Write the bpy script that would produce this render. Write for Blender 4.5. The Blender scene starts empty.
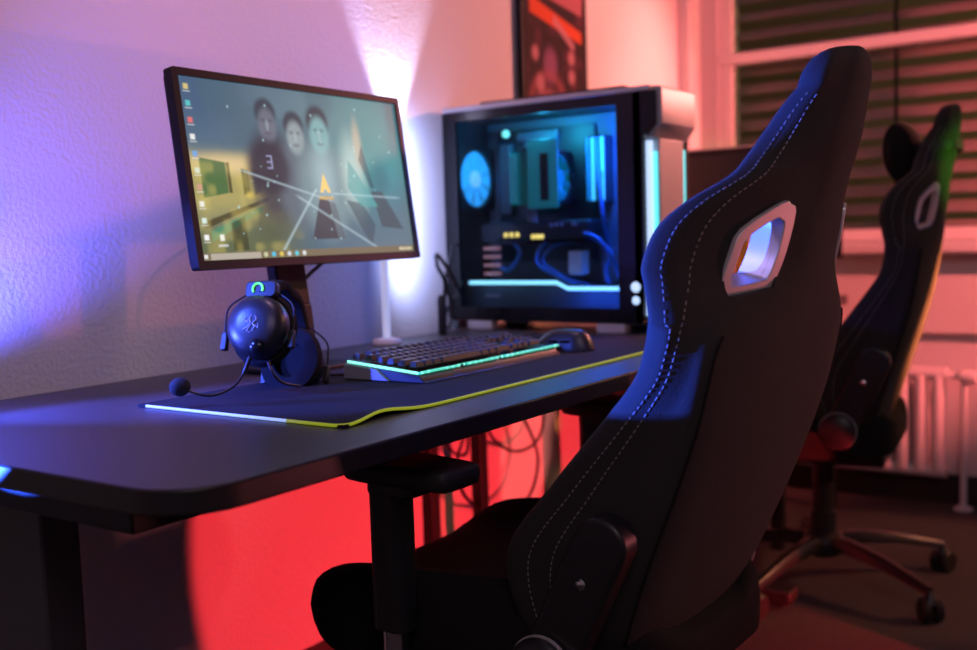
import bpy, bmesh, math, random
import numpy as np
from mathutils import Vector, Matrix
random.seed(7)
C = bpy.context.scene.collection
PI = math.pi

# ------------------------------------------------------------------ materials
def mat(name, col=(.5,.5,.5), rough=.5, metal=0., emit=None, estr=1., spec=.5, bump=None, coat=0., sheen=0., noise=None):
    m = bpy.data.materials.new(name); m.use_nodes = True
    nt = m.node_tree; b = nt.nodes['Principled BSDF']
    b.inputs['Base Color'].default_value = (*col, 1)
    b.inputs['Roughness'].default_value = rough
    b.inputs['Metallic'].default_value = metal
    b.inputs['Specular IOR Level'].default_value = spec
    if coat: b.inputs['Coat Weight'].default_value = coat; b.inputs['Coat Roughness'].default_value = .1
    if sheen: b.inputs['Sheen Weight'].default_value = sheen; b.inputs['Sheen Roughness'].default_value = .5
    if emit:
        b.inputs['Emission Color'].default_value = (*emit, 1); b.inputs['Emission Strength'].default_value = estr
    tc = None
    if bump or noise:
        tc = nt.nodes.new('ShaderNodeTexCoord')
    if noise:                       # (scale, colour2)
        n = nt.nodes.new('ShaderNodeTexNoise'); n.inputs['Scale'].default_value = noise[0]; n.inputs['Detail'].default_value = 4
        mx = nt.nodes.new('ShaderNodeMix'); mx.data_type = 'RGBA'
        mx.inputs['A'].default_value = (*col, 1); mx.inputs['B'].default_value = (*noise[1], 1)
        nt.links.new(tc.outputs['Object'], n.inputs['Vector']); nt.links.new(n.outputs['Fac'], mx.inputs['Factor'])
        nt.links.new(mx.outputs['Result'], b.inputs['Base Color'])
    if bump:                        # (scale, strength, distance)
        n = nt.nodes.new('ShaderNodeTexNoise'); n.inputs['Scale'].default_value = bump[0]; n.inputs['Detail'].default_value = 3
        bp = nt.nodes.new('ShaderNodeBump'); bp.inputs['Strength'].default_value = bump[1]; bp.inputs['Distance'].default_value = bump[2]
        nt.links.new(tc.outputs['Object'], n.inputs['Vector']); nt.links.new(n.outputs['Fac'], bp.inputs['Height'])
        nt.links.new(bp.outputs['Normal'], b.inputs['Normal'])
    return m

def glass(name, tint=(1,1,1), refl=.12, rough=.02):
    m = bpy.data.materials.new(name); m.use_nodes = True
    nt = m.node_tree; nt.nodes.clear()
    o = nt.nodes.new('ShaderNodeOutputMaterial'); t = nt.nodes.new('ShaderNodeBsdfTransparent'); g = nt.nodes.new('ShaderNodeBsdfGlossy')
    mx = nt.nodes.new('ShaderNodeMixShader'); f = nt.nodes.new('ShaderNodeLayerWeight'); f.inputs['Blend'].default_value = refl
    t.inputs['Color'].default_value = (*tint, 1); g.inputs['Roughness'].default_value = rough
    nt.links.new(f.outputs['Fresnel'], mx.inputs['Fac']); nt.links.new(t.outputs[0], mx.inputs[1]); nt.links.new(g.outputs[0], mx.inputs[2])
    nt.links.new(mx.outputs[0], o.inputs['Surface'])
    return m

def picture(name, emission=0., rough=.4):
    """reads the picture stored on the mesh (display or print)"""
    m = bpy.data.materials.new(name); m.use_nodes = True
    nt = m.node_tree; b = nt.nodes['Principled BSDF']; b.inputs['Specular IOR Level'].default_value = .12
    a = nt.nodes.new('ShaderNodeVertexColor'); a.layer_name = 'picture'
    b.inputs['Roughness'].default_value = rough
    if emission:
        b.inputs['Base Color'].default_value = (.01,.01,.01,1)
        nt.links.new(a.outputs['Color'], b.inputs['Emission Color']); b.inputs['Emission Strength'].default_value = emission
    else:
        nt.links.new(a.outputs['Color'], b.inputs['Base Color'])
    return m

M = {}
M['wall'] = mat('wallpaper', (.72,.70,.71), .75, bump=(120,.5,.005))
M['wall_plain'] = mat('wall_paint', (.70,.68,.68), .8)
M['ceiling'] = mat('ceiling_paint', (.6,.6,.6), .9)
M['carpet'] = mat('carpet', (.050,.042,.040), .95, noise=(60,(.085,.07,.066)), bump=(300,.5,.004))
M['white_gloss'] = mat('white_lacquer', (.78,.76,.74), .22)
M['white_paint'] = mat('white_enamel', (.75,.73,.72), .4)
M['baseboard'] = mat('dark_skirting', (.02,.018,.018), .5)
M['desk'] = mat('desk_laminate', (.050,.044,.050), .42, spec=.45, bump=(260,.12,.001))
M['desk_edge'] = mat('desk_edge_band', (.012,.011,.012), .42)
M['black_metal'] = mat('black_powder_coat', (.016,.015,.016), .5, spec=.3)
M['fabric'] = mat('charcoal_fabric', (.030,.027,.026), .9, noise=(14,(.040,.036,.034)), bump=(420,.35,.002), sheen=.03, spec=.15)
M['seat_fabric'] = mat('black_fabric', (.012,.011,.011), .92, bump=(420,.35,.002), spec=.15)
M['thread'] = mat('grey_thread', (.30,.27,.26), .8)
M['black_plastic'] = mat('black_plastic', (.014,.014,.016), .38)
M['soft_plastic'] = mat('soft_black_pad', (.012,.012,.013), .55)
M['silver_plastic'] = mat('silver_plastic', (.62,.58,.58), .33, metal=.35)
M['chrome'] = mat('chrome', (.75,.75,.77), .18, metal=1)
M['gloss_black'] = mat('gloss_black', (.006,.006,.007), .2, spec=.3)
M['bezel'] = mat('monitor_bezel', (.010,.010,.012), .5, spec=.3)
M['silver'] = mat('brushed_silver', (.50,.47,.50), .5, metal=.25)
M['pad'] = mat('black_cloth_pad', (.012,.011,.014), .85, bump=(700,.3,.001), spec=.25)
M['lime'] = mat('lime_light_edge', (.35,.42,.03), .5, emit=(.42,.50,.02), estr=.42)
M['paleedge'] = mat('pale_blue_light_edge', (.4,.5,.6), .5, emit=(.45,.62,1.0), estr=.65)
M['cyan_led'] = mat('cyan_led', (.1,.5,.6), .4, emit=(.10,.85,.90), estr=1.1)
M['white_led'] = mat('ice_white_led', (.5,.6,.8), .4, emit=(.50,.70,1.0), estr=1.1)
M['strip_led'] = mat('ice_blue_strip', (.3,.6,.8), .4, emit=(.30,.80,1.0), estr=2.2)
M['mint_led'] = mat('mint_led', (.1,.5,.4), .4, emit=(.04,.62,.42), estr=1.0)
M['mint_bright'] = mat('mint_led_bright', (.2,.6,.5), .4, emit=(.25,.95,.75), estr=1.6)
M['green_led'] = mat('green_led', (.1,.5,.1), .4, emit=(.12,.9,.16), estr=1.3)
M['yellow_led'] = mat('yellow_led', (.5,.4,.1), .4, emit=(1.0,.72,.16), estr=1.8)
M['blue_led'] = mat('blue_led', (.1,.2,.6), .4, emit=(.05,.22,1.0), estr=1.6)
M['fan_glow'] = mat('glowing_fan_blade', (.2,.6,.8), .3, emit=(.03,.32,.70), estr=.9)
M['fan_hub'] = mat('glowing_fan_hub', (.4,.7,.9), .3, emit=(.22,.62,.95), estr=1.0)
M['teal_plastic'] = mat('teal_clear_plastic', (.05,.30,.30), .25, emit=(.0,.085,.095), estr=1.0)
M['pcb'] = mat('dark_pcb', (.015,.025,.035), .45)
M['pc_inside'] = mat('case_inside', (.10,.11,.13), .5)
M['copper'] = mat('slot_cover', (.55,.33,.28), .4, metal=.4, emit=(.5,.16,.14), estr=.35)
M['cable'] = mat('black_cable', (.012,.011,.012), .5)
M['blue_cable'] = mat('blue_braided_cable', (.05,.18,.45), .5)
M['keycap'] = mat('keycap', (.025,.024,.028), .45)
M['kb_side'] = mat('pale_end_cap', (.35,.37,.45), .35)
M['ear'] = mat('earcup_shell', (.020,.020,.022), .36)
M['logo_grey'] = mat('grey_print', (.35,.35,.36), .5)
M['foam'] = mat('black_foam', (.012,.012,.014), .9, bump=(500,.6,.003))
M['frame_white'] = mat('window_frame_white', (.78,.75,.74), .3)
M['slat'] = mat('blind_slat', (.42,.33,.31), .5)
M['glass_win'] = glass('window_glass', (.95,.96,.96), .10)
M['glass_pc'] = glass('smoked_glass', (.72,.76,.80), .10)
M['facade'] = mat('night_facade', (.45,.36,.22), .9, noise=(.8,(.30,.26,.18)))
M['yellow_cup'] = mat('amber_plastic', (.75,.42,.04), .35)
M['lamp_tube'] = mat('lamp_diffuser', (.8,.8,.85), .4, emit=(.55,.62,1.0), estr=.55)
M['red_led'] = mat('red_led', (.5,.05,.05), .4, emit=(1.0,.05,.10), estr=1.0)
M['screen'] = picture('display_picture', 1.15, .35)
M['dark_screen'] = mat('switched_off_screen', (.010,.010,.012), .15)
M['poster'] = picture('poster_print', 0, .7); M['poster'].node_tree.nodes['Principled BSDF'].inputs['Specular IOR Level'].default_value = .15
M['leg_red'] = mat('desk_leg_paint', (.05,.045,.05), .5)

# ------------------------------------------------------------------ builders
def xyz(o):                                   # summed offset of a part's chain of parents (unrotated inside the thing)
    v = Vector((0,0,0)); 
    while o is not None: v += o.location; o = o.parent
    return v
def part(name, bm, m, parent=None, world=False, smooth=True, bevel=0, seg=2, angle=40):
    if world and parent is not None:
        bmesh.ops.translate(bm, verts=bm.verts, vec=-xyz(parent))
    bmesh.ops.recalc_face_normals(bm, faces=bm.faces)
    me = bpy.data.meshes.new(name); bm.to_mesh(me); bm.free()
    me.materials.append(m)
    if smooth:
        me.polygons.foreach_set('use_smooth', [True]*len(me.polygons))
        me.set_sharp_from_angle(angle=math.radians(angle))
    o = bpy.data.objects.new(name, me); C.objects.link(o)
    if parent is not None: o.parent = parent
    if bevel:
        b = o.modifiers.new('bevel', 'BEVEL'); b.width = bevel; b.segments = seg; b.limit_method = 'ANGLE'; b.angle_limit = math.radians(35)
    return o
def thing(name, label, cat, loc=(0,0,0), rz=0, group=None):
    o = bpy.data.objects.new(name, None); C.objects.link(o); o.empty_display_size = .1
    o.location = loc; o.rotation_euler = (0,0,rz)
    return tag(o, label, cat, group)
def tag(o, label, cat, group=None):
    o['label'] = label; o['category'] = cat
    if group: o['group'] = group
    return o
def struct(name, bm, m, **k):
    o = part(name, bm, m, **k); o['kind'] = 'structure'; return o
NB = bmesh.new
def box(bm, a, b, mtx=None):
    x0,y0,z0 = a; x1,y1,z1 = b
    vs = [bm.verts.new(p) for p in ((x0,y0,z0),(x1,y0,z0),(x1,y1,z0),(x0,y1,z0),(x0,y0,z1),(x1,y0,z1),(x1,y1,z1),(x0,y1,z1))]
    for f in ((3,2,1,0),(4,5,6,7),(0,1,5,4),(1,2,6,5),(2,3,7,6),(3,0,4,7)): bm.faces.new([vs[i] for i in f])
    if mtx is not None:
        for v in vs: v.co = mtx @ v.co
    return bm
def prism(bm, pts, z0, z1, mtx=None):
    """polygon pts (x,y) extruded in z"""
    n = len(pts)
    lo = [bm.verts.new((x,y,z0)) for x,y in pts]; hi = [bm.verts.new((x,y,z1)) for x,y in pts]
    bm.faces.new(lo[::-1]); bm.faces.new(hi)
    for i in range(n): bm.faces.new((lo[i],lo[(i+1)%n],hi[(i+1)%n],hi[i]))
    if mtx is not None:
        for v in lo+hi: v.co = mtx @ v.co
    return bm
def ring(bm, outer, inner, z0, z1, mtx=None):
    n = len(outer); L = []
    for pts, z in ((outer,z0),(outer,z1),(inner,z1),(inner,z0)): L.append([bm.verts.new((x,y,z)) for x,y in pts])
    for k in range(4):
        a, b = L[k], L[(k+1)%4]
        for i in range(n): bm.faces.new((a[i],a[(i+1)%n],b[(i+1)%n],b[i]))
    if mtx is not None:
        for l in L:
            for v in l: v.co = mtx @ v.co
    return bm
def rounded(w, h, r, n=6, cx=0, cy=0):
    pts = []
    for sx, sy, a0 in ((1,1,0),(-1,1,90),(-1,-1,180),(1,-1,270)):
        for k in range(n+1):
            a = math.radians(a0+90*k/n)
            pts.append((cx+sx*(w/2-r)+r*math.cos(a), cy+sy*(h/2-r)+r*math.sin(a)))
    return pts
def spline(P, n, closed=False):
    P = [Vector(p) for p in P]; N = len(P); out = []
    segs = N if closed else N-1
    for i in range(segs):
        if closed: p0,p1,p2,p3 = P[i-1],P[i],P[(i+1)%N],P[(i+2)%N]
        else: p0,p1,p2,p3 = P[max(i-1,0)],P[i],P[i+1],P[min(i+2,N-1)]
        for k in range(n):
            t = k/n
            out.append(.5*((2*p1)+(p2-p0)*t+(2*p0-5*p1+4*p2-p3)*t*t+(3*p1-p0-3*p2+p3)*t**3))
    if not closed: out.append(P[-1].copy())
    return out
def tube(bm, P, r, seg=10, caps=True, flat=1.0):
    """tube along points; r a number or one per point"""
    P = [Vector(p) for p in P]; n = len(P)
    R = r if isinstance(r,(list,tuple)) else [r]*n
    t0 = (P[1]-P[0]).normalized(); up = Vector((0,0,1)) if abs(t0.z)<.9 else Vector((1,0,0))
    nrm = (up - t0*up.dot(t0)).normalized(); rings = []
    for i in range(n):
        t = ((P[min(i+1,n-1)]-P[max(i-1,0)])).normalized()
        nrm = (nrm - t*nrm.dot(t)).normalized(); bi = t.cross(nrm)
        rings.append([bm.verts.new(P[i]+R[i]*(math.cos(a)*nrm*flat+math.sin(a)*bi)) for a in (2*PI*k/seg for k in range(seg))])
    for a,b in zip(rings, rings[1:]):
        for k in range(seg): bm.faces.new((a[k],a[(k+1)%seg],b[(k+1)%seg],b[k]))
    if caps: bm.faces.new(rings[0][::-1]); bm.faces.new(rings[-1])
    return bm
def rtube(bm, P, r, n=8, seg=10, **k): return tube(bm, spline(P, n), r, seg, **k)
def lathe(bm, prof, mtx=None, seg=32, sx=1., sy=1.):
    """profile (r,z) about z; ends with r==0 close"""
    rings = []
    for r,z in prof:
        if r < 1e-6: rings.append([bm.verts.new((0,0,z))])
        else: rings.append([bm.verts.new((r*sx*math.cos(2*PI*k/seg), r*sy*math.sin(2*PI*k/seg), z)) for k in range(seg)])
    for a,b in zip(rings, rings[1:]):
        for k in range(seg):
            if len(a)==1 and len(b)==1: continue
            if len(a)==1: bm.faces.new((a[0],b[(k+1)%seg],b[k]))
            elif len(b)==1: bm.faces.new((a[k],a[(k+1)%seg],b[0]))
            else: bm.faces.new((a[k],a[(k+1)%seg],b[(k+1)%seg],b[k]))
    if len(rings[0])>1: bm.faces.new(rings[0][::-1])
    if len(rings[-1])>1: bm.faces.new(rings[-1])
    if mtx is not None:
        for l in rings:
            for v in l: v.co = mtx @ v.co
    return bm
def loft(bm, rings, caps=True):
    L = [[bm.verts.new(p) for p in r] for r in rings]; n = len(L[0])
    for a,b in zip(L, L[1:]):
        for k in range(n): bm.faces.new((a[k],a[(k+1)%n],b[(k+1)%n],b[k]))
    if caps: bm.faces.new(L[0][::-1]); bm.faces.new(L[-1])
    return bm
def frame_to(origin, zdir, xhint=(1,0,0)):
    z = Vector(zdir).normalized(); x = Vector(xhint); x = (x - z*x.dot(z)).normalized(); y = z.cross(x)
    return Matrix.Translation(origin) @ Matrix((x,y,z)).transposed().to_4x4()
def applied(o):
    bpy.context.view_layer.update(); dg = bpy.context.evaluated_depsgraph_get()
    me = bpy.data.meshes.new_from_object(o.evaluated_get(dg)); o.modifiers.clear(); o.data = me
def pic_grid(name, m, parent, origin, xd, yd, nx, ny, fn):
    """flat grid carrying a picture; fn(u,v) -> rgb arrays (linear), v up"""
    u, v = np.meshgrid((np.arange(nx+1))/nx, (np.arange(ny+1))/ny)
    o, xd, yd = (np.array(q, float) for q in (origin, xd, yd))
    co = o + u[...,None]*xd + v[...,None]*yd
    me = bpy.data.meshes.new(name)
    i = np.arange((nx+1)*(ny+1)).reshape(ny+1, nx+1)
    f = np.stack([i[:-1,:-1],i[:-1,1:],i[1:,1:],i[1:,:-1]], -1).reshape(-1,4)
    me.from_pydata(co.reshape(-1,3).tolist(), [], f.tolist())
    a = me.color_attributes.new('picture', 'FLOAT_COLOR', 'POINT')
    rgb = fn(u, v).reshape(-1,3)
    a.data.foreach_set('color', np.concatenate([rgb, np.ones((len(rgb),1))],1).astype(np.float32).ravel())
    me.materials.append(m)
    ob = bpy.data.objects.new(name, me); C.objects.link(ob); ob.parent = parent
    return ob

# ------------------------------------------------------------------ camera
F_PX, YAW, PITCH, ROLL = 1040.1, math.radians(34.54), math.radians(4.907), math.radians(-1.7696)
CAM = Vector((0,0,.968))
fw = Vector((math.cos(YAW)*math.cos(PITCH), math.sin(YAW)*math.cos(PITCH), -math.sin(PITCH)))
rt = Vector((math.sin(YAW), -math.cos(YAW), 0)); up = rt.cross(fw)
r2 = math.cos(ROLL)*rt + math.sin(ROLL)*up; u2 = -math.sin(ROLL)*rt + math.cos(ROLL)*up
cd = bpy.data.cameras.new('camera'); cam = bpy.data.objects.new('camera', cd); C.objects.link(cam)
cam.matrix_world = Matrix.Translation(CAM) @ Matrix((r2,u2,-fw)).transposed().to_4x4()
cd.sensor_width = 36; cd.lens = F_PX/977*36; cd.clip_start = .02
cd.dof.use_dof = True; cd.dof.focus_distance = 1.42; cd.dof.aperture_fstop = 2.8
bpy.context.scene.camera = cam

# ------------------------------------------------------------------ room
YW, XW = 1.60, 3.80                      # desk wall, window wall
X0, Y0, ZC = -1.6, -2.4, 2.7
WY0, WY1, WZ0, WZ1 = -1.30, 1.53, .905, 2.25
DT = .735                                # desk top height
struct('floor', box(NB(), (X0-.1,Y0-.1,-.1), (XW+.25,YW+.1,0)), M['carpet'])
struct('ceiling', box(NB(), (X0-.1,Y0-.1,ZC), (XW+.25,YW+.1,ZC+.1)), M['ceiling'])
struct('wall_back', box(NB(), (X0-.1,YW,0), (XW+.25,YW+.1,ZC)), M['wall'])
struct('wall_left', box(NB(), (X0-.1,Y0,0), (X0,YW,ZC)), M['wall_plain'])
struct('wall_front', box(NB(), (X0-.1,Y0-.1,0), (XW+.25,Y0,ZC)), M['wall_plain'])
b = NB()
box(b, (XW,Y0,0), (XW+.22,YW,WZ0)); box(b, (XW,Y0,WZ1), (XW+.22,YW,ZC))
box(b, (XW,Y0,WZ0), (XW+.22,WY0,WZ1)); box(b, (XW,WY1,WZ0), (XW+.22,YW,WZ1))
struct('wall_right', b, M['wall_plain'])
b = NB(); box(b, (XW-.018,Y0,0), (XW,YW,.10)); struct('baseboard_right', b, M['baseboard'])
b = NB(); box(b, (X0,YW-.016,0), (XW,YW,.08)); struct('baseboard_back', b, M['baseboard'])
# pilaster in the corner beside the window
struct('trim_1', box(NB(), (3.60,YW-.045,0), (3.70,YW,ZC)), M['wall_plain'], bevel=.006)
# window
w = bpy.data.objects.new('window_1', None); C.objects.link(w); w['kind'] = 'structure'; w.location = (XW, (WY0+WY1)/2, WZ0)
b = NB(); x0, x1 = XW+.02, XW+.08
for y in (WY0, WY1-.05): box(b, (x0,y,WZ0), (x1,y+.05,WZ1))
for z, h in ((WZ0,.045),(1.578,.042),(WZ1-.05,.05)): box(b, (x0-.012 if h==.042 else x0,WY0,z), (x1,WY1,z+h))
part('window_frame', b, M['frame_white'], w, world=True, bevel=.005)
b = NB(); box(b, (XW+.045,WY0+.03,WZ0+.03), (XW+.051,WY1-.03,WZ1-.03)); part('window_pane', b, M['glass_win'], w, world=True)
b = NB(); box(b, (XW-.12,WY0-.1,WZ0-.045), (XW+.02,YW-.002,WZ0)); struct('trim_2', b, M['white_gloss'], bevel=.012)
b = NB(); box(b, (XW-.03,WY0-.1,.585), (XW,YW-.002,WZ0-.05)); struct('trim_3', b, M['white_gloss'], bevel=.008)
# venetian blind outside the pane
b = NB(); z = WZ0+.05; k = 0
while z < WZ1-.04:
    mtx = Matrix.Translation((XW+.135,0,z)) @ Matrix.Rotation(math.radians(-38),4,'Y')
    pts = [(-.036,0),(-.018,.006),(0,.008),(.018,.006),(.036,0),(.018,.004),(0,.006),(-.018,.004)]
    lo = [b.verts.new(mtx @ Vector((x,WY0+.03,h))) for x,h in pts]; hi = [b.verts.new(mtx @ Vector((x,WY1-.03,h))) for x,h in pts]
    b.faces.new(lo); b.faces.new(hi[::-1])
    for i in range(8): b.faces.new((lo[i],lo[(i+1)%8],hi[(i+1)%8],hi[i]))
    z += .068
vb = thing('window_blind', 'grey horizontal slat blind hanging behind the window pane', 'blind', (XW+.135,.1,WZ0+.005))
part('slats', b, M['slat'], vb, world=True)
for y in (-.7, .1, .90):
    b = NB(); box(b, (XW+.097,y,WZ0+.02), (XW+.100,y+.012,WZ1-.02)); part('ladder_tape', b, M['black_metal'], vb, world=True)
# a street-lit house front across the road
b = NB(); box(b, (8.0,-6,-3), (8.4,6.5,6.5)); hf = tag(part('house_front', b, M['facade']), 'yellowish house front across the dark street outside the window', 'building')

# ------------------------------------------------------------------ desk
dk = thing('desk', 'long dark desk against the wall carrying the lit monitor and keyboard', 'desk', (1.535,1.155,0))
dx0, dx1, dy0, dy1 = .618, 2.70, .778, 1.552
def corner_pts(x0,y0,x1,y1,r,n=8):
    return rounded(x1-x0, y1-y0, r, n, (x0+x1)/2, (y0+y1)/2)
b = prism(NB(), corner_pts(dx0,dy0,dx1,dy1,.075), DT-.027, DT)
dt = part('desktop', b, M['desk'], dk, world=True, bevel=.0025); dt.data.materials.append(M['desk_edge'])
for p in dt.data.polygons:
    if abs(p.normal.z) < .5: p.material_index = 1
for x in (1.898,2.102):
    b = NB(); box(b, (x,1.485,.012), (x+.035,1.515,DT-.027)); part('wall_shadow_bar', b, M['black_metal'], dk, world=True, bevel=.003)  # dark bars put in for shadow bands on the wall, not desk parts
for nm, lx, ly in (('leg', .728, 1.19), ('leg', 2.535, 1.255)):
    b = NB(); box(b, (lx,ly,.045), (lx+.055,ly+.14,.665)); l = part(nm, b, M['leg_red'], dk, world=True, bevel=.004)
    b = NB(); box(b, (lx-.01,.84,.012), (lx+.065,1.50,.045)); part('foot', b, M['black_metal'], dk, world=True, bevel=.006)
    b = NB(); box(b, (lx-.055,.93,.662), (lx+.040,1.50,DT-.027)); part('support_arm', b, M['black_metal'], dk, world=True, bevel=.003)
    for y in (.87,1.47):
        b = lathe(NB(), [(.016,0),(.018,.004),(.018,.012)], Matrix.Translation((lx+.028,y,0)), 16); part('glide', b, M['black_plastic'], dk, world=True)
b = NB(); box(b, (.813,1.24,.655), (2.48,1.30,.70)); part('beam', b, M['black_metal'], dk, world=True, bevel=.003)

# mouse pad
mp = thing('mouse_pad', 'long black cloth mouse pad with glowing lime and pale blue rim', 'mouse pad', (1.40,1.075,DT))
px0, px1, py0, py1 = .945, 2.04, .872, 1.275
PZ = DT+.004
def wave(x):                           # the pad's front edge lifts and dents near its left end
    return .006*math.exp(-((x-1.03)/.05)**2), .011*math.exp(-((x-1.035)/.05)**2)
def padpt(x, y, z):
    up_, _in = wave(x); k = max(0, 1-(y-py0)/.10)
    return (x, y + _in*k*k, z + up_*k*k)
b = NB(); nx, ny = 90, 20; g = []
for L, z in ((0,DT+.0006),(1,PZ)):
    g.append([[b.verts.new(padpt(px0+(px1-px0)*i/nx, py0+(py1-py0)*j/ny, z)) for i in range(nx+1)] for j in range(ny+1)])
for L in (0,1):
    for j in range(ny):
        for i in range(nx): b.faces.new((g[L][j][i],g[L][j][i+1],g[L][j+1][i+1],g[L][j+1][i]))
for j in range(ny):
    for i in (0,nx): b.faces.new((g[0][j][i],g[0][j+1][i],g[1][j+1][i],g[1][j][i]))
for i in range(nx):
    for j in (0,ny): b.faces.new((g[0][j][i],g[0][j][i+1],g[1][j][i+1],g[1][j][i]))
part('cloth', b, M['pad'], mp, world=True)
R_ = .0022
left = [padpt(px0, y, DT+.0028) for y in np.linspace(py1-.02, py0+.02, 24)]
cor = [padpt(px0+.018*(1-math.cos(a)), py0+.02-.02*math.sin(a), DT+.0028) for a in np.linspace(0, PI/2, 7)]
front = [padpt(x, py0, DT+.0028) for x in np.linspace(px0+.02, px1, 90)]
k = 13
b = tube(NB(), left[:k+6], R_, 8); part('light_rim', b, M['paleedge'], mp, world=True)['label'] = 'pale blue glowing left rim of the pad'
b = tube(NB(), left[k+5:]+cor+front[1:], R_, 8); part('light_rim', b, M['lime'], mp, world=True)['label'] = 'lime glowing front rim of the pad'
# ------------------------------------------------------------------ picture on the monitor
def sm(a, b, x): t = np.clip((x-a)/(b-a),0,1); return t*t*(3-2*t)
def ell(u, v, cx, cy, rx, ry, soft=.25): return 1-sm(1-soft, 1+soft, np.hypot((u-cx)/rx,(v-cy)/ry))
def rect(u, v, x0, y0, x1, y1, s=.002): return sm(x0-s,x0+s,u)*(1-sm(x1-s,x1+s,u))*sm(y0-s,y0+s,v)*(1-sm(y1-s,y1+s,v))
def poly(u, v, pts, s=.004):
    m = np.ones_like(u); n = len(pts)            # convex, counter-clockwise
    for i in range(n):
        (x0,y0),(x1,y1) = pts[i], pts[(i+1)%n]; L = math.hypot(x1-x0,y1-y0)
        m = m*sm(-s, s, ((x1-x0)*(v-y0)-(y1-y0)*(u-x0))/L)
    return m
def vnoise(u, v, sc, seed=0):
    r = np.random.RandomState(seed).rand(64,64); x, y = u*sc, v*sc
    i, j = np.floor(x).astype(int), np.floor(y).astype(int); fx, fy = x-i, y-j
    fx, fy = fx*fx*(3-2*fx), fy*fy*(3-2*fy)
    q = lambda a,b: r[a%64,b%64]
    return (q(i,j)*(1-fx)+q(i+1,j)*fx)*(1-fy)+(q(i,j+1)*(1-fx)+q(i+1,j+1)*fx)*fy
def lay(c, m, col): return c*(1-m[...,None]) + m[...,None]*np.array(col)
def S(*c): return tuple(((x/255)/12.92 if x/255<.04045 else ((x/255+.055)/1.055)**2.4) for x in c)
def screen_picture(u, v):
    c = np.zeros(u.shape+(3,)) + np.array(S(88,112,128))
    n1 = vnoise(u,v*.6,7,1); n2 = vnoise(u,v*.6,17,2); n3 = vnoise(u,v,40,5)
    c = lay(c, .8*(1-sm(.05,.35,u))*sm(.45,.9,v), S(62,86,118))
    c = lay(c, .75*ell(u,v,.80,.70,.22,.34,.8), S(74,160,160))
    c = lay(c, .60*ell(u,v,.62,.85,.20,.20,.8), S(100,130,140))
    c = lay(c, .55*sm(.60,1,u)*(1-sm(.15,.5,v)), S(112,124,134))
    c = lay(c, .5*sm(.45,.75,n1), S(70,96,110))
    # warm room in the lower left of the wallpaper
    wm = (1-sm(.26,.48,u+.12*(v-.3)))*(1-sm(.48,.66,v))
    c = lay(c, .9*wm*sm(.05,.35,v), S(168,156,92)); c = lay(c, .9*wm*(1-sm(.08,.34,v)), S(92,100,66))
    c = lay(c, .75*ell(u,v,.16,.53,.16,.05,.9), S(228,200,150))
    c = lay(c, .85*poly(u,v,[(.04,.34),(.14,.37),(.14,.54),(.04,.56)]), S(40,96,58))
    c = lay(c, .8*poly(u,v,[(.142,.37),(.155,.37),(.155,.54),(.142,.54)]), S(26,34,28))
    for x in (.20,.245): c = lay(c, .85*poly(u,v,[(x,.36),(x+.028,.37),(x+.028,.50),(x,.51)]), S(58,66,36)); c = lay(c,.6*ell(u,v,x+.03,.36,.02,.02,.6),S(230,200,90))
    c = lay(c, .85*poly(u,v,[(.03,.17),(.30,.33),(.30,.35),(.03,.21)]), S(66,58,36))
    c = lay(c, .7*poly(u,v,[(.05,.10),(.27,.27),(.27,.30),(.05,.16)]), S(60,140,110))
    c = lay(c, .7*poly(u,v,[(.13,.05),(.19,.05),(.19,.24),(.13,.20)]), S(52,54,30))
    c = lay(c, .55*ell(u,v,.31,.22,.10,.12,.6), S(72,78,58))
    c = lay(c, .25*wm*sm(.4,.9,vnoise(u,v*.6,26,11)), S(225,205,110))
    # three dim portraits: heads and shoulders
    for hx, hy, sc, skin, cloth in ((.335,.80,1.0,S(104,110,126),S(58,60,76)), (.455,.74,1.0,S(142,158,164),S(96,110,122)), (.57,.77,1.15,S(126,172,176),S(122,146,152))):
        c = lay(c, .85*ell(u,v,hx,hy-.31*sc,.105*sc,.26*sc,.3), cloth)
        c = lay(c, .9*ell(u,v,hx,hy+.045*sc,.045*sc,.085*sc,.25), S(50,56,70))
        c = lay(c, .9*ell(u,v,hx+.003,hy-.03*sc,.039*sc,.100*sc,.3), skin)
        c = lay(c, .4*ell(u,v,hx-.014,hy+.000,.010,.011,.6), S(50,58,70)); c = lay(c, .4*ell(u,v,hx+.018,hy+.000,.010,.011,.6), S(50,58,70))
        c = lay(c, .45*ell(u,v,hx+.003,hy-.075*sc,.015,.011,.6), S(84,70,82)); c = lay(c, .35*ell(u,v,hx+.003,hy-.03*sc,.007,.03,.6), S(170,186,190))
    c = lay(c, .85*ell(u,v,.325,.52,.085,.16,.3), S(50,50,64))
    for yy in (.52,.555,.59): c = lay(c, .8*rect(u,v,.314,yy-.005,.338,yy+.005), S(150,150,190))
    c = lay(c, .8*(rect(u,v,.332,.52,.339,.59)), S(150,150,190))
    c = lay(c, .7*ell(u,v,.72,.50,.055,.22,.7), S(196,216,210)); c = lay(c, .55*ell(u,v,.57,.48,.05,.15,.8), S(170,198,205))
    c = lay(c, .55*ell(u,v,.76,.70,.02,.14,.7), S(214,190,160))
    # big angular marks at the bottom
    c = lay(c, .85*poly(u,v,[(.475,.10),(.60,.10),(.575,.36),(.535,.36)]), S(62,58,66))
    c = lay(c, .55*poly(u,v,[(.60,.10),(.635,.10),(.60,.36),(.575,.36)]), S(84,84,92))
    c = lay(c, .7*poly(u,v,[(.77,.05),(.80,.18),(.745,.32),(.665,.34),(.745,.10)][::1]), S(70,84,94))
    c = lay(c, .85*poly(u,v,[(.835,.17),(.955,.15),(.86,.40),(.80,.40)]), S(80,84,90))
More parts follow.
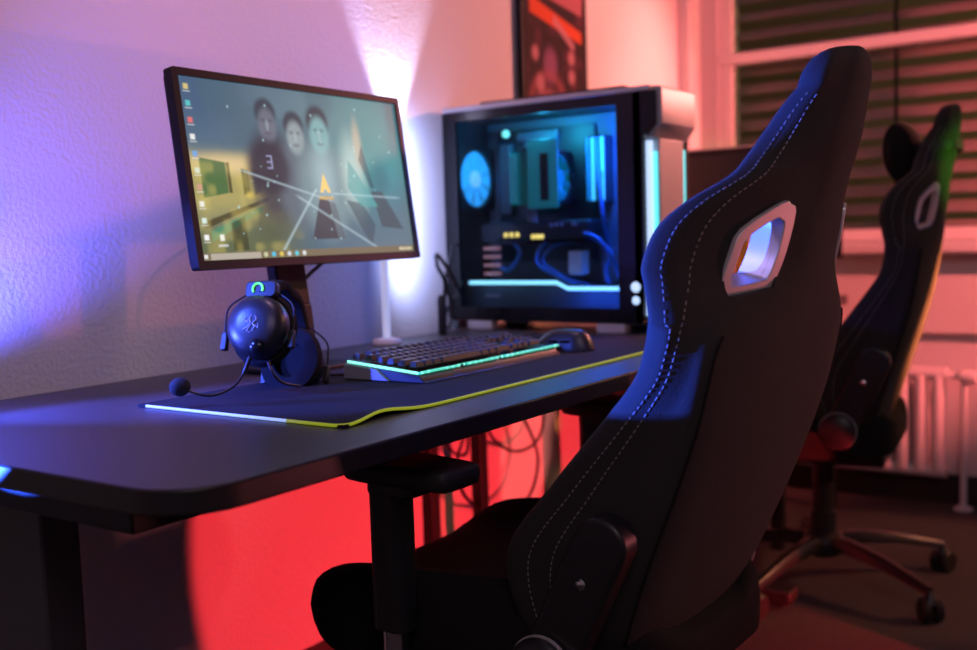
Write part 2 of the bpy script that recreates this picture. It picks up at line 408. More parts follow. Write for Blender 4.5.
    c = lay(c, .7*poly(u,v,[(.68,.42),(.74,.30),(.83,.30),(.70,.60)]), S(92,160,160))
    c = lay(c, .6*poly(u,v,[(.755,.60),(.80,.42),(.82,.42),(.78,.70)]), S(54,66,80))
    for x0,y0,x1,y1 in ((.33,.03,.52,.40),(.20,.50,.60,.33),(.43,.36,.80,.03),(.60,.38,.95,.36)):
        d = np.abs((x1-x0)*(v-y0)-(y1-y0)*(u-x0))/math.hypot(x1-x0,y1-y0); t = ((u-x0)*(x1-x0)+(v-y0)*(y1-y0))/((x1-x0)**2+(y1-y0)**2)
        c = lay(c, .5*np.exp(-(d/.006)**2)*sm(-.05,.05,t)*(1-sm(.95,1.05,t)), S(190,215,225))
    rs = np.random.RandomState(3)
    for k in range(40):
        x, y, r = rs.uniform(.12,.95), rs.uniform(.08,.95), rs.uniform(.002,.0045)
        c = lay(c, .65*np.exp(-(((u-x)/r)**2+((v-y)/(r*1.7))**2)), S(190,232,236))
    # orange pointed emblem with a bar of lettering under it
    for pts in ([(.540,.385),(.556,.385),(.572,.47),(.564,.50)], [(.575,.385),(.592,.385),(.566,.50),(.560,.47)], [(.556,.405),(.576,.405),(.570,.425),(.562,.425)]):
        c = lay(c, .95*poly(u,v,pts,.003), S(250,206,120))
    for k in range(8): c = lay(c, .9*rect(u,v,.532+k*.0088,.343,.5385+k*.0088,.362,.001), S(226,184,84))
    # icons in a column and two beside
    cols = [(210,190,120),(90,190,190),(220,110,110),(230,230,230),(110,160,220),(210,220,200),(200,150,130),(230,230,220),(210,230,220),(240,240,240)]
    for k in range(10):
        y = .945-.091*k; c = lay(c, .9*rect(u,v,.020,y-.016,.038,y+.014,.004), S(*cols[k]))
        c = lay(c, .5*rect(u,v,.016,y-.030,.043,y-.024,.003), S(235,235,235))
    c = lay(c, .9*rect(u,v,.080,.105,.097,.140,.004), S(235,235,225)); c = lay(c, .5*rect(u,v,.070,.072,.108,.086,.003), S(235,235,235))
    # task bar
    c = lay(c, .92*rect(u,v,-.1,-.1,1.1,.042,.001), S(120,108,84))
    c = lay(c, .9*rect(u,v,.035,.004,.235,.038,.001), S(176,168,156)); c = lay(c, .9*rect(u,v,.010,.010,.024,.032,.001), S(225,225,225))
    for k in range(6): c = lay(c, .9*ell(u,v,.255+.034*k,.021,.009,.014,.3), S(*[(200,200,160),(80,190,220),(220,190,90),(200,210,220),(90,200,220),(220,220,220)][k]))
    for k in range(5): c = lay(c, .8*rect(u,v,.915+.015*k,.012,.925+.015*k,.030,.001), S(235,225,190))
    return np.clip(c,0,1)

def screen_housing(root, w, h, d, bez, mat_):
    """local: front face in plane y=0 facing -y, bottom centre at the origin"""
    b = ring(NB(), rounded(w,h,.005,4,0,h/2), rounded(w-2*bez,h-2*bez,.002,4,0,h/2), 0, .018, Matrix.Rotation(PI/2,4,'X') )
    for v in b.verts: v.co.y = -v.co.y
    part('bezel', b, mat_, root)
    b = NB(); box(b, (-w/2+.004,.010,.004), (w/2-.004,.030,h-.004)); box(b, (-w/2+.09,.030,.05), (w/2-.09,d,h-.05))
    part('back_shell', b, mat_, root, bevel=.008)

# main monitor; tilted back a little
mn = thing('monitor', 'lit monitor with a teal wallpaper picture standing on the long dark desk', 'monitor', (1.316,1.34,DT))
tilt = bpy.data.objects.new('display_panel', None)
MW, MH = .541, .311
def hang(o, tiltdeg, at):                     # place a part built in the panel frame
    m = Matrix.Translation(at) @ Matrix.Rotation(math.radians(-tiltdeg),4,'X')
    for v in o.data.vertices: v.co = m @ v.co
bpy.data.objects.remove(tilt)
at = Vector((.005, 1.25-1.34, .930-DT)); before = set(mn.children)
screen_housing(mn, MW, MH, .055, .012, M['bezel'])
pic_grid('screen', M['screen'], mn, (-MW/2+.0115,.004,.0135), (MW-.023,0,0), (0,0,MH-.025), 360, 204, screen_picture)
for o in mn.children: hang(o, 7.5, at)
b = NB()
P = [(-.016,-.045,.010),(-.019,-.032,.12),(-.022,-.015,.24),(-.024,.0,.33)]
for (x,y,z),(x2,y2,z2) in zip(P,P[1:]):
    L = Vector((0,y2-y,z2-z)); box(b, (-.036,-.012,0), (.036,.012,L.length+.004), frame_to((x,y,z), L, (1,0,0)))
part('stand_column', b, M['bezel'], mn, bevel=.004)
b = prism(NB(), rounded(.17,.15,.03,6,.045,.022), 0, .010); part('stand_base', b, M['bezel'], mn, bevel=.003)
b = rtube(NB(), [(.165,-.01,.245),(.160,.02,.215),(.125,.02,.196),(.083,.02,.173),(.050,.02,.150),(.020,.02,.115),(.0,.03,.012)], .0038); part('power_cable', b, M['cable'], mn)

# light bar behind the monitor
lb = thing('light_bar', 'slim upright pale blue light bar behind the right side of the monitor', 'lamp', (1.76,1.485,DT))
part('base', lathe(NB(), [(.032,0),(.034,.004),(.030,.012),(.012,.016)], None, 24), M['white_paint'], lb)
part('light_tube', tube(NB(), [(0,0,.016),(0,0,.44)], .0085, 16), M['lamp_tube'], lb)
part('cap', lathe(NB(), [(.009,.44),(.0105,.445),(.0105,.46)], None, 16), M['black_plastic'], lb)

# ------------------------------------------------------------------ keyboard
kb = thing('keyboard', 'black keyboard with mint glowing rim lying on the mouse pad', 'keyboard', (1.485,1.085,PZ))
KX0, KX1, KY0, KY1 = -.214, .214, -.083, .083          # local, front is -y
def kz(y): return .016 + (y-KY0)*.075                    # plate height rises to the back
prof = [(KY0-.002,.000),(KY0+.010,.010),(KY0+.012,kz(KY0)-.002),(KY1-.004,kz(KY1)-.002),(KY1,.004),(KY1-.004,0)]
b = NB()
lo = [b.verts.new((KX0+.004,y,z)) for y,z in prof]; hi = [b.verts.new((KX1-.004,y,z)) for y,z in prof]
b.faces.new(lo[::-1]); b.faces.new(hi)
for i in range(len(prof)): b.faces.new((lo[i],lo[(i+1)%len(prof)],hi[(i+1)%len(prof)],hi[i]))
part('body', b, M['black_plastic'], kb, bevel=.002)
for s in (-1,1):
    b = NB(); xa, xb = (KX0-.002,KX0+.0035) if s<0 else (KX1-.0035,KX1+.002)
    prism(b, [(KY1-.002,.002),(KY1-.002,.0255),(.015,.0195),(-.012,.002)], xa, xb, Matrix(((0,0,1,0),(1,0,0,0),(0,1,0,0),(0,0,0,1)))); part('end_cap', b, M['kb_side'], kb)
b = NB(); box(b, (KX0+.004,KY0+.012,0), (KX1-.004,KY1-.006,.0015), Matrix.Translation((0,0,kz(KY0)-.0015)) @ Matrix.Shear('XY',4,(0,0)))
for v in b.verts: v.co.z += (v.co.y-KY0)*.075
part('key_plate', b, M['gloss_black'], kb)
# glowing rim along the left end and the front
def rimpath(a, bb): return [Vector(a).lerp(Vector(bb), t) for t in np.linspace(0,1,12)]
zf, zb_ = kz(KY0)+.001, kz(KY1)+.001
b = tube(NB(), rimpath((KX0,KY1-.01,zb_),(KX0,KY0+.010,zf)), .0022, 8); part('light_rim', b, M['mint_bright'], kb)
for xa, xb in ((KX0,-.105),(-.085,.01),(.03,KX1)):
    b = tube(NB(), rimpath((xa,KY0+.008,zf),(xb,KY0+.008,zf)), .0021, 8); part('light_rim', b, M['mint_led'], kb)
random.seed(2)
b = NB()
for k in range(26):
    x = KX0+.006+k*.0163; bmesh.ops.create_icosphere(b, subdivisions=1, radius=random.uniform(.0012,.0026), matrix=Matrix.Translation((x,KY0+.007,zf+.0002)))
part('light_spots', b, M['mint_bright'], kb)
capmesh = {}
def keycap(wu):
    if wu in capmesh: return capmesh[wu]
    w = wu*.0183-.0022; b = NB(); rr = [(w,.0160,0),(w,.0160,.002),(w-.004,.0118,.0090),(w-.0052,.0106,.0094)]
    loft(b, [[(x,y,z) for x,y in rounded(a,c,.0018,3)] for a,c,z in rr])
    bmesh.ops.recalc_face_normals(b, faces=b.faces)
    me = bpy.data.meshes.new('keycap'); b.to_mesh(me); b.free(); me.materials.append(M['keycap']); capmesh[wu] = me; return me
U = .0183; nk = 0
rows = [[1,-.7,1,1,1,1,-.4,1,1,1,1,-.4,1,1,1,1,-.25,1,1,1], [1]*13+[2,-.25,1,1,1,-.25,1,1,1,1], [1.5]+[1]*12+[1.5,-.25,1,1,1,-.25,1,1,1],
        [1.75]+[1]*11+[2.25,-3.5,1,1,1], [2.25]+[1]*10+[2.75,-1.25,1,-1.25,1,1,1], [1.25,1.25,1.25,6.25,1.25,1.25,2.5,-.25,1,1,1,-.25,2,1]]
for r, row in enumerate(rows):
    x = KX0+.0105; y = KY1-.0165-r*.0232 - (.004 if r else 0)
    for wu in row:
        if wu > 0 and nk < 100:
            o = bpy.data.objects.new('keycap', keycap(wu)); C.objects.link(o); o.parent = kb
            o.location = (x+wu*U/2, y, kz(y)+.0055); o.rotation_euler = (.075+(.06 if r==0 else -.02*(r-2)),0,0); nk += 1
        x += abs(wu)*U
b = NB(); 
for k in range(5):
    box(b, (KX0+.02+k*.09,KY0+.0135,kz(KY0)+.001), (KX0+.075+k*.09,KY0+.0145,kz(KY0)+.0022))
part('glow_gap', b, M['mint_led'], kb)
b = NB()
for x in (-.2,.17):
    box(b, (x,KY1-.012,-.0035+.0035), (x+.03,KY1-.004,.003))
part('foot', b, M['black_plastic'], kb)
b = rtube(NB(), [(-.19,KY1-.002,.006),(-.20,KY1+.03,.004),(-.22,KY1+.09,.004),(-.17,KY1+.15,.0),(-.1,KY1+.26,-.001)], .0024); part('cable', b, M['cable'], kb)

# ------------------------------------------------------------------ mouse
ms = thing('mouse', 'rounded black wireless mouse beside the keyboard', 'mouse', (1.765,1.035,PZ), math.radians(8))
def mouse_ring(t, z):                      # outline shrinks and shifts with height
    pts = []
    for k in range(40):
        a = 2*PI*k/40; cx, sy = math.cos(a), math.sin(a)
        w = .031*(1-.10*math.cos(2*a)*0) - .0045*math.exp(-((sy-.1)/.35)**2)
        pts.append((w*(1-t)**.5*np.sign(cx)*abs(cx)**.8, .062*(1-t*.96)**.55*np.sign(sy)*abs(sy)**.85 - .010*t, z))
    return pts
b = loft(NB(), [mouse_ring(0,.001)]+[mouse_ring(t,.001+.0405*math.sin(t*PI/2)**.75) for t in (.02,.08,.18,.3,.45,.6,.75,.87,.95,.99)])
part('shell', b, M['ear'], ms, angle=60)
b = lathe(NB(), [(.0035,-.004),(.0075,-.0038),(.0085,0),(.0075,.0038),(.0035,.004)], frame_to((0,.036,.0305),(1,0,0)), 20); part('scroll_wheel', b, M['soft_plastic'], ms)
b = rtube(NB(), [(0,.058,.014),(0,.048,.0275),(0,.02,.0385),(0,.005,.0407)], .0007, 6, 6); part('button_split', b, M['gloss_black'], ms)
for y in (-.012,.012):
    b = NB(); box(b, (-.031,y-.009,.017), (-.0265,y+.009,.022)); part('side_button', b, M['gloss_black'], ms, bevel=.0015)

# ------------------------------------------------------------------ headset
hs = thing('headset', 'black over-ear headset with boom microphone resting on the mouse pad', 'headset', (1.12,1.15,PZ))
def rayp(x, y, dist):
    d = r2*((x-488.5)/F_PX) - u2*((y-325)/F_PX) + fw
    return CAM + d*dist
def H(x, y, d): return rayp(x,y,d) - hs.location
D0 = 1.555
c1 = H(258,327,D0)
ax = (H(300,352,D0+.155)-c1).normalized()      # from near ear cup to far ear cup
upd = Vector((.02,.03,1)); upd = (upd-ax*upd.dot(ax)).normalized(); side = upd.cross(ax)
def ear(c, a, near):
    m = Matrix.Translation(c) @ Matrix((side, upd, a)).transposed().to_4x4()      # local z points inward
    prof = [(0,-.026),(.018,-.0255),(.032,-.022),(.040,-.013),(.0425,0),(.0425,.010),(.038,.013)]
    o = part('ear_cup', lathe(NB(), prof, m, 40, 1.10, 1.14), M['ear'], hs)
    prof = [(.036,.013),(.047,.015),(.051,.024),(.047,.034),(.036,.036),(.026,.033),(.024,.020),(0,.02)]
    part('ear_cushion', lathe(NB(), prof, m, 40, 1.04, 1.12), M['seat_fabric'], hs)
    return m
m1 = ear(c1, ax, True)
c2 = c1 + ax*.155 + upd*(-.022); m2 = ear(c2, -ax, False)
# emblem: three curling heads
b = NB()
def onface(x, y): 
    r = math.hypot(x/.98,y/1.16); z = -.0262+ .004*(r/.03)**2
    return m1 @ Vector((x,y,z))
for pts in ([(-.012,-.010),(-.004,-.006),(.000,.000),(-.002,.007),(.001,.013)], [(.003,-.013),(.007,-.006),(.003,-.001),(.009,.004),(.006,.011)], [(-.004,.001),(-.010,.004),(-.006,.009)], [(.001,-.003),(-.005,-.012),(.000,-.015)], [(.006,-.004),(.012,-.008),(.011,-.001)]):
    tube(b, [onface(-x,y) for x,y in pts], [.0012]+[.0016]*(len(pts)-2)+[.0005], 6)
part('emblem', b, M['logo_grey'], hs)
# headband with cushion, wire yokes and sliders
t1 = c1 + upd*.055 + ax*.010; t2 = c2 + upd*.058 - ax*.012
mid = (c1+c2)/2 + upd*.080
hb = spline([t1 - upd*.006 - ax*.004, t1 + upd*.006 + ax*.006, t1.lerp(mid,.55)+upd*.015, mid+upd*.004, t2.lerp(mid,.55)+upd*.015, t2+upd*.006-ax*.006, t2-upd*.010], 8)
b = NB(); rings = []
for i,p in enumerate(hb):
    t = (hb[min(i+1,len(hb)-1)]-hb[max(i-1,0)]).normalized(); n = side.cross(t).normalized(); w = .021
    rings.append([p+side*x*w+n*y for x,y in ((-1,-.004),(-.95,-.008),(0,-.0105),(.95,-.008),(1,-.004),(1,.003),(.9,.006),(0,.0075),(-.9,.006),(-1,.003))])
loft(b, rings); part('headband', b, M['seat_fabric'], hs)
for c, a, tt in ((c1,ax,t1),(c2,-ax,t2)):
    for s in (-1,1):
        b = rtube(NB(), [tt+side*s*.017+upd*.004, c+side*s*.049+upd*.036+a*.004, c+side*s*.0545+upd*.012+a*.004, c+side*s*.0535-upd*.014+a*.004], .0015, 6, 8); part('yoke_wire', b, M['chrome'] if False else M['black_metal'], hs)
        b = NB(); box(b, (-.005,-.014,-.005), (.005,.014,.005), Matrix.Translation(c+side*s*.0535-upd*.020+a*.004) @ Matrix((side,upd,a)).transposed().to_4x4()); part('slider', b, M['black_plastic'], hs, bevel=.002)
b = NB(); arc = [t1 + upd*(.004+.0085*math.sin(q)) - ax*.0135 + side*(.008*math.cos(q)+.004) for q in np.linspace(-.6,3.6,14)]
# band end block with its glowing mark
blk = Matrix.Translation(t1+upd*.004-ax*.004) @ Matrix((side,upd,ax)).transposed().to_4x4()
bb = NB(); prism(bb, rounded(.050,.026,.008,5), -.008, .008, blk); part('band_end', bb, M['black_plastic'], hs, bevel=.002)
tube(b, arc, .0017, 8); part('glow_mark', b, M['green_led'], hs)
# microphone boom
j = m1 @ Vector((.006,-.036,-.020)) if False else H(248,362,D0-.03)
knob_c = H(257,346,D0-.032); b = lathe(NB(), [(.009,-.004),(.011,0),(.010,.006),(.006,.009)], frame_to(knob_c,-ax), 20); part('boom_pivot', b, M['gloss_black'], hs)
mic = H(180,387,D0-.09)
bt = spline([H(250,357,D0-.035), H(244,372,D0-.04), H(234,386,D0-.055), H(215,395,D0-.075), H(198,394,D0-.088), mic], 8)
part('mic_boom', tube(NB(), bt, [.0032 if i<9 else .0018 for i in range(len(bt))], 10), M['black_plastic'], hs)
b = NB(); bmesh.ops.create_uvsphere(b, u_segments=24, v_segments=16, radius=.0135, matrix=Matrix.Translation(mic) @ Matrix.Diagonal((1.15,1,1,1))); part('mic_foam', b, M['foam'], hs)
b = rtube(NB(), [H(268,362,D0-.02), H(274,375,D0-.02), H(284,383,D0), H(300,386,D0+.03)], .0022); part('cable', b, M['cable'], hs)

# ------------------------------------------------------------------ computer tower
PX, PXR, PY0, PY1, PZ0, PZ1 = 2.12, 2.322, 1.022, 1.580, .757, 1.292
pc = thing('computer_tower', 'black and silver computer tower with a glass side and blue glowing parts', 'computer', ((PX+PXR)/2,(PY0+PY1)/2,DT))
def P_(name, b, m, par=pc, **k): return part(name, b, m, par, world=True, **k)
b = NB(); box(b, (PXR-.012,PY0+.03,PZ0), (PXR,PY1,PZ1-.03)); P_('side_panel', b, M['black_metal'], bevel=.002)
b = NB(); box(b, (PX+.004,PY1-.012,PZ0), (PXR,PY1,PZ1-.03)); P_('rear_panel', b, M['black_metal'])
b = NB(); box(b, (PX+.004,PY0+.02,PZ0), (PXR,PY1,PZ0+.012)); P_('floor_panel', b, M['black_metal'])
b = NB(); box(b, (PX+.004,PY0+.01,PZ1-.032), (PXR,PY1,PZ1-.018)); P_('roof_panel', b, M['black_metal'])
b = NB(); box(b, (PX+.01,PY0+.03,PZ0+.02), (PXR-.01,PY0+.042,PZ1-.03)); P_('inner_front', b, M['pc_inside'])
# glass frame and pane on the left
gy0, gy1, gz0, gz1 = PY0+.072, PY1-.040, PZ0+.036, PZ1-.040
b = NB(); box(b, (PX-.002,PY0+.012,PZ0+.006), (PX+.006,gy0,PZ1-.017)); box(b, (PX-.002,gy1,PZ0+.006), (PX+.006,PY1,PZ1-.017))
box(b, (PX-.002,gy0,gz1), (PX+.006,gy1,PZ1-.017)); box(b, (PX-.002,gy0,PZ0+.006), (PX+.006,gy1,gz0)); P_('door_frame', b, M['gloss_black'])
b = NB(); box(b, (PX,gy0,gz0), (PX+.004,gy1,gz1)); P_('glass_door', b, M['glass_pc'])
# top: silver plate over a dark gap
b = NB(); box(b, (PX-.002,PY0-.012,PZ1-.017), (PXR,PY1,PZ1-.004)); P_('top_plate', b, M['silver'], bevel=.003)
b = NB(); box(b, (PX+.02,PY0+.06,PZ1-.004), (PXR-.02,PY1-.10,PZ1+.004)); P_('top_vent', b, M['black_metal'], bevel=.003)
# front: silver cap, recessed silver panel, light strips, black flanks
fz = PZ1-.118
b = NB(); prism(b, [(PY0-.030,PZ1-.006),(PY0-.034,PZ1-.016),(PY0-.034,fz+.030),(PY0-.012,fz),(PY0+.02,fz),(PY0+.02,PZ1-.006)], PX+.012, PXR-.004, Matrix(((0,0,1,0),(1,0,0,0),(0,1,0,0),(0,0,0,1)))); P_('front_cap', b, M['silver'], bevel=.003)
b = NB(); box(b, (PX+.040,PY0-.014,PZ0+.01), (PXR-.030,PY0+.03,fz)); P_('front_panel', b, M['silver'], bevel=.003)
b = NB(); box(b, (PX+.030,PY0-.010,PZ0+.02), (PX+.039,PY0+.02,fz-.03)); P_('light_strip', b, M['cyan_led'])
b = NB(); box(b, (PX+.014,PY0-.004,PZ0+.02), (PX+.029,PY0+.012,fz-.006)); P_('light_strip', b, M['white_led'])
b = NB(); box(b, (PXR-.029,PY0-.010,PZ0+.02), (PXR-.012,PY0+.02,fz-.02)); P_('light_strip', b, M['cyan_led'])
b = NB(); box(b, (PXR-.011,PY0-.012,PZ0+.01), (PXR,PY0+.03,PZ1-.03)); P_('front_flank', b, M['black_metal'], bevel=.002)
b = NB(); prism(b, [(PY0+.012,PZ0+.006),(PY0+.03,PZ0+.006),(PY0+.03,PZ1-.017),(PY0-.022,PZ1-.017),(PY0-.022,fz+.028),(PY0+.006,fz),(PY0+.006,PZ0+.10)], PX-.002, PX+.012, Matrix(((0,0,1,0),(1,0,0,0),(0,1,0,0),(0,0,0,1)))); P_('front_flank', b, M['gloss_black'])
for y in (PY0+.06, PY1-.13):
    b = NB(); box(b, (PX+.0,y,DT), (PX+.03,y+.075,PZ0)); P_('foot', b, M['silver'], bevel=.003)
    b = NB(); box(b, (PXR-.03,y,DT), (PXR,y+.075,PZ0)); P_('foot', b, M['silver'], bevel=.003)
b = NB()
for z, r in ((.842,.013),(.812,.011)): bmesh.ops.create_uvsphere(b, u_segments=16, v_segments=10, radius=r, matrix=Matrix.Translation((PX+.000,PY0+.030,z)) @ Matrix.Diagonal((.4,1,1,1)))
P_('glare_spot', b, M['white_led'])  # glowing blobs standing in for glare on the glossy corner
# power supply cover with the light strip
SZ = .845
b = NB(); prism(b, [(gy1+.03,PZ0+.012),(gy1+.03,SZ+.010),(1.275,SZ+.010),(1.245,SZ-.004),(PY0+.045,SZ-.004),(PY0+.045,PZ0+.012)], PX+.060, PXR-.02, Matrix(((0,0,1,0),(1,0,0,0),(0,1,0,0),(0,0,0,1)))); P_('power_cover', b, M['pc_inside'])
b = tube(NB(), [(PX+.026,gy1-.01,SZ+.006),(PX+.026,1.275,SZ+.006),(PX+.026,1.245,SZ-.008),(PX+.026,gy0+.002,SZ-.008)], .0045, 8); P_('light_strip', b, M['strip_led'])
b = NB(); box(b, (PX+.025,1.44,PZ0+.058), (PX+.027,1.485,PZ0+.064)); P_('nameplate', b, M['logo_grey'])
# motherboard
TX = PXR-.045
b = NB(); box(b, (TX+.008,PY0+.045,.84), (TX+.012,PY1-.02,PZ1-.035)); P_('tray', b, M['pc_inside'])
b = NB(); box(b, (TX,1.235,.90), (TX+.004,1.52,1.235)); P_('motherboard', b, M['pcb'])
mb = [o for o in pc.children if o.name.startswith('motherboard')][0]
b = NB(); box(b, (TX-.02,1.47,1.02), (TX,1.505,1.20)); P_('heat_sink', b, M['pc_inside'], mb, bevel=.004)
b = NB(); box(b, (TX-.02,1.33,1.205), (TX,1.45,1.228)); P_('heat_sink', b, M['pc_inside'], mb, bevel=.004)
for k in range(4):
    b = NB(); y = 1.186+.013*k; box(b, (TX-.045,y,1.04), (TX,y+.006,1.20)); o = P_('memory_stick', b, M['pcb'])
    b = NB(); box(b, (TX-.052,y,1.045), (TX-.045,y+.006,1.195)); P_('light_bar', b, M['cyan_led'] if k%2==0 else M['teal_plastic'], o)
random.seed(4)
b = NB()
for k in range(26):
    y, z = random.uniform(1.24,1.50), random.uniform(.91,1.22); s = random.uniform(.004,.012); box(b, (TX-.01,y,z), (TX,y+s,z+s*1.4))
P_('chips', b, M['pc_inside'], mb)
b = NB()
for y,z,s in ((1.475,1.225,.010),(1.455,1.13,.004),(1.45,1.10,.004),(1.46,1.17,.005),(1.44,1.06,.004)): bmesh.ops.create_uvsphere(b, u_segments=12, v_segments=8, radius=s, matrix=Matrix.Translation((TX-.03,y,z)))
P_('indicator', b, M['mint_bright'], mb)
# fans
def fan(c, normal, r, mblade, mhub, mframe, glow):
    m = frame_to(c, normal, (0,0,1))
    b = ring(NB(), rounded(2*r+.012,2*r+.012,.012,9), [(r*math.cos(2*PI*k/40),r*math.sin(2*PI*k/40)) for k in range(40)], -.012, .012, m)
    f = P_('fan', b, mframe)
    b = lathe(NB(), [(0,.010),(.018,.010),(.021,.006),(.021,-.008)], m, 24); P_('hub', b, mhub, f)
    b = NB()
    for k in range(9):
        a0 = 2*PI*k/9; L = []
        for i in range(5):
            rr = .019+(r-.022)*i/4; w = .24+.16*i/4; tw = .10*i/4
            L.append([m @ Vector((rr*math.cos(a0+tw-w),rr*math.sin(a0+tw-w),-.007)), m @ Vector((rr*math.cos(a0+tw+w),rr*math.sin(a0+tw+w),.006)), m @ Vector((rr*math.cos(a0+tw+w),rr*math.sin(a0+tw+w),.0075)), m @ Vector((rr*math.cos(a0+tw-w),rr*math.sin(a0+tw-w),-.0055))])
        loft(b, L)
    P_('blades', b, mblade, f)
    if glow:
        b = lathe(NB(), [(r-.001,-.002),(r-.001,.004),(r-.005,.004),(r-.005,-.002)], m, 40); P_('glow_ring', b, glow, f)
    return f
fan((PX+.085,PY1-.030,1.113), (0,1,0), .072, M['fan_glow'], M['fan_hub'], M['black_plastic'], M['fan_glow'])
# tower cooler with its own fan
b = NB()
for k in range(26): box(b, (PX+.045,1.335,1.02+.0062*k), (TX-.02,1.385,1.0225+.0062*k))
ck = P_('cooler', b, M['pc_inside'])
b = NB()
for y in (1.345,1.36,1.375): tube(b, [(PX+.05+.6*(y-1.345),y,1.19),(PX+.05+.6*(y-1.345),y,1.0),(TX-.02,y,.985)], .003, 8)
P_('heat_pipe', b, M['silver'], ck)
fan((PX+.105,1.400,1.105), (0,1,0), .058, M['teal_plastic'], M['teal_plastic'], M['teal_plastic'], M['teal_plastic'])
fan((PX+.105,1.312,1.105), (0,1,0), .058, M['teal_plastic'], M['teal_plastic'], M['black_plastic'], M['teal_plastic'])
for z in (.93,1.06,1.19):
    fan((PX+.105,PY0+.062,z), (0,1,0), .057, M['fan_glow'], M['pcb'], M['black_plastic'], None)
b = NB(); box(b, (PX+.042,1.274,1.03), (PX+.046,1.360,1.195)); P_('cooler_glow', b, M['teal_plastic'], bevel=.001)  # glowing panel added for the teal light on the cooler's side
# graphics card
b = NB(); box(b, (PX+.055,1.200,.955), (TX,1.515,1.0)); gc = P_('graphics_card', b, M['black_plastic'], bevel=.006)
b = NB(); box(b, (PX+.060,1.215,.946), (TX-.02,1.50,.955)); P_('shroud', b, M['gloss_black'], gc)
b = NB()
for y in (1.435,1.418,1.401,1.355,1.342,1.330): bmesh.ops.create_uvsphere(b, u_segments=12, v_segments=8, radius=.0062, matrix=Matrix.Translation((PX+.053,y,.968 if y>1.38 else .962)) @ Matrix.Diagonal((.5,1,1,1)))
P_('indicator', b, M['yellow_led'], gc)
b = NB()
for y in (1.30,1.285,1.27,1.24,1.232): box(b, (PX+.053,y,.985), (PX+.055,y+.007,.994))
P_('lettering', b, M['logo_grey'], gc)
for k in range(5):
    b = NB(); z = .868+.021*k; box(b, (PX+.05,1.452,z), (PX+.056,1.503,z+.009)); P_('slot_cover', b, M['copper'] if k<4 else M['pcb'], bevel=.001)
# cables inside
for pts in ([(TX,1.29,.95),(PX+.08,1.33,.95),(PX+.05,1.345,.90),(PX+.06,1.29,.865),(PX+.07,1.24,.845)], [(TX,1.27,.95),(PX+.09,1.315,.94),(PX+.055,1.33,.90),(PX+.07,1.27,.86),(PX+.09,1.22,.84)],
            [(PX+.06,1.22,.97),(PX+.05,1.17,.95),(PX+.06,1.14,.90),(PX+.09,1.13,.84)], [(PX+.08,1.21,.96),(PX+.09,1.16,.92),(PX+.08,1.17,.88),(PX+.08,1.16,.84)],
            [(PX+.06,1.47,.90),(PX+.05,1.43,.88),(PX+.06,1.40,.92),(PX+.07,1.42,.945)], [(TX,1.20,1.15),(PX+.10,1.19,1.10),(PX+.09,1.18,1.0),(TX,1.2,.93)]):
    P_('cable', rtube(NB(), pts, .005), M['blue_cable'])
b = NB(); box(b, (PX+.06,1.225,.868), (PX+.10,1.262,.925)); P_('connector', b, M['white_paint'], bevel=.003)
b = NB(); box(b, (TX-.03,1.11,.845), (TX-.005,1.21,.93)); P_('drive_bay', b, M['pc_inside'], bevel=.003)

# cables between the monitor and the tower
ct = tag(part('power_cord', rtube(NB(), [(2.03,1.525,DT+.006),(2.02,1.52,.80),(2.00,1.50,.86),(1.985,1.51,.90),(2.0,1.52,.925),(2.06,1.52,.87),(2.12,1.55,.83)], .005), M['cable']), 'black cord looping up from the desk between monitor and computer tower', 'cable')
b = NB(); rtube(b, [(2.05,1.53,DT+.005),(2.06,1.525,.79),(2.03,1.52,.86),(2.07,1.535,.91),(2.11,1.552,.95)], .004); rtube(b, [(2.00,1.51,DT+.005),(2.03,1.52,.79),(2.09,1.53,.83),(2.05,1.53,.88)], .0035)
tag(part('data_cable', b, M['cable']), 'thin black crossing cables against the wall left of the computer tower', 'cable')
pl = tag(part('cable_socket', lathe(NB(), [(.010,0),(.011,.01),(.011,.085),(.007,.095)], Matrix.Translation((1.985,1.50,DT)), 16), M['black_plastic']), 'small upright black cable holder on the desk left of the computer tower', 'cable holder')
CORD_A = [(2.25,1.5,.706),(2.27,1.5,.62),(2.312,1.5,.52),(2.327,1.5,.485),(2.382,1.5,.402),(2.399,1.5,.339),(2.357,1.5,.263),(2.257,1.5,.233),(2.158,1.5,.254),(2.084,1.5,.297),(2.04,1.5,.345),(2.026,1.5,.419),(2.057,1.5,.483),(2.07,1.5,.60),(2.07,1.5,.706)]
CORD_B = [(2.16,1.53,.706),(2.175,1.53,.58),(2.204,1.53,.474),(2.241,1.53,.425),(2.334,1.53,.381),(2.429,1.53,.384),(2.477,1.53,.425),(2.484,1.53,.5),(2.47,1.53,.60),(2.46,1.53,.706)]
CORD_C = [(2.0,1.54,.706),(2.003,1.54,.60),(2.013,1.54,.507),(2.021,1.54,.472),(2.055,1.54,.436),(2.095,1.54,.415),(2.123,1.54,.42),(2.129,1.54,.45),(2.127,1.54,.488),(2.125,1.54,.60),(2.125,1.54,.706)]
# cords hanging under the desk
for lab, pts in (('large black cord loop hanging lowest below the desk', CORD_A), ('shallow black cord loop below the desk, nearest the chair back', CORD_B), ('short black cord loop below the desk, nearest the armrest', CORD_C)):
    tag(part('hanging_cord', rtube(NB(), pts, .0045), M['cable']), lab, 'cable')

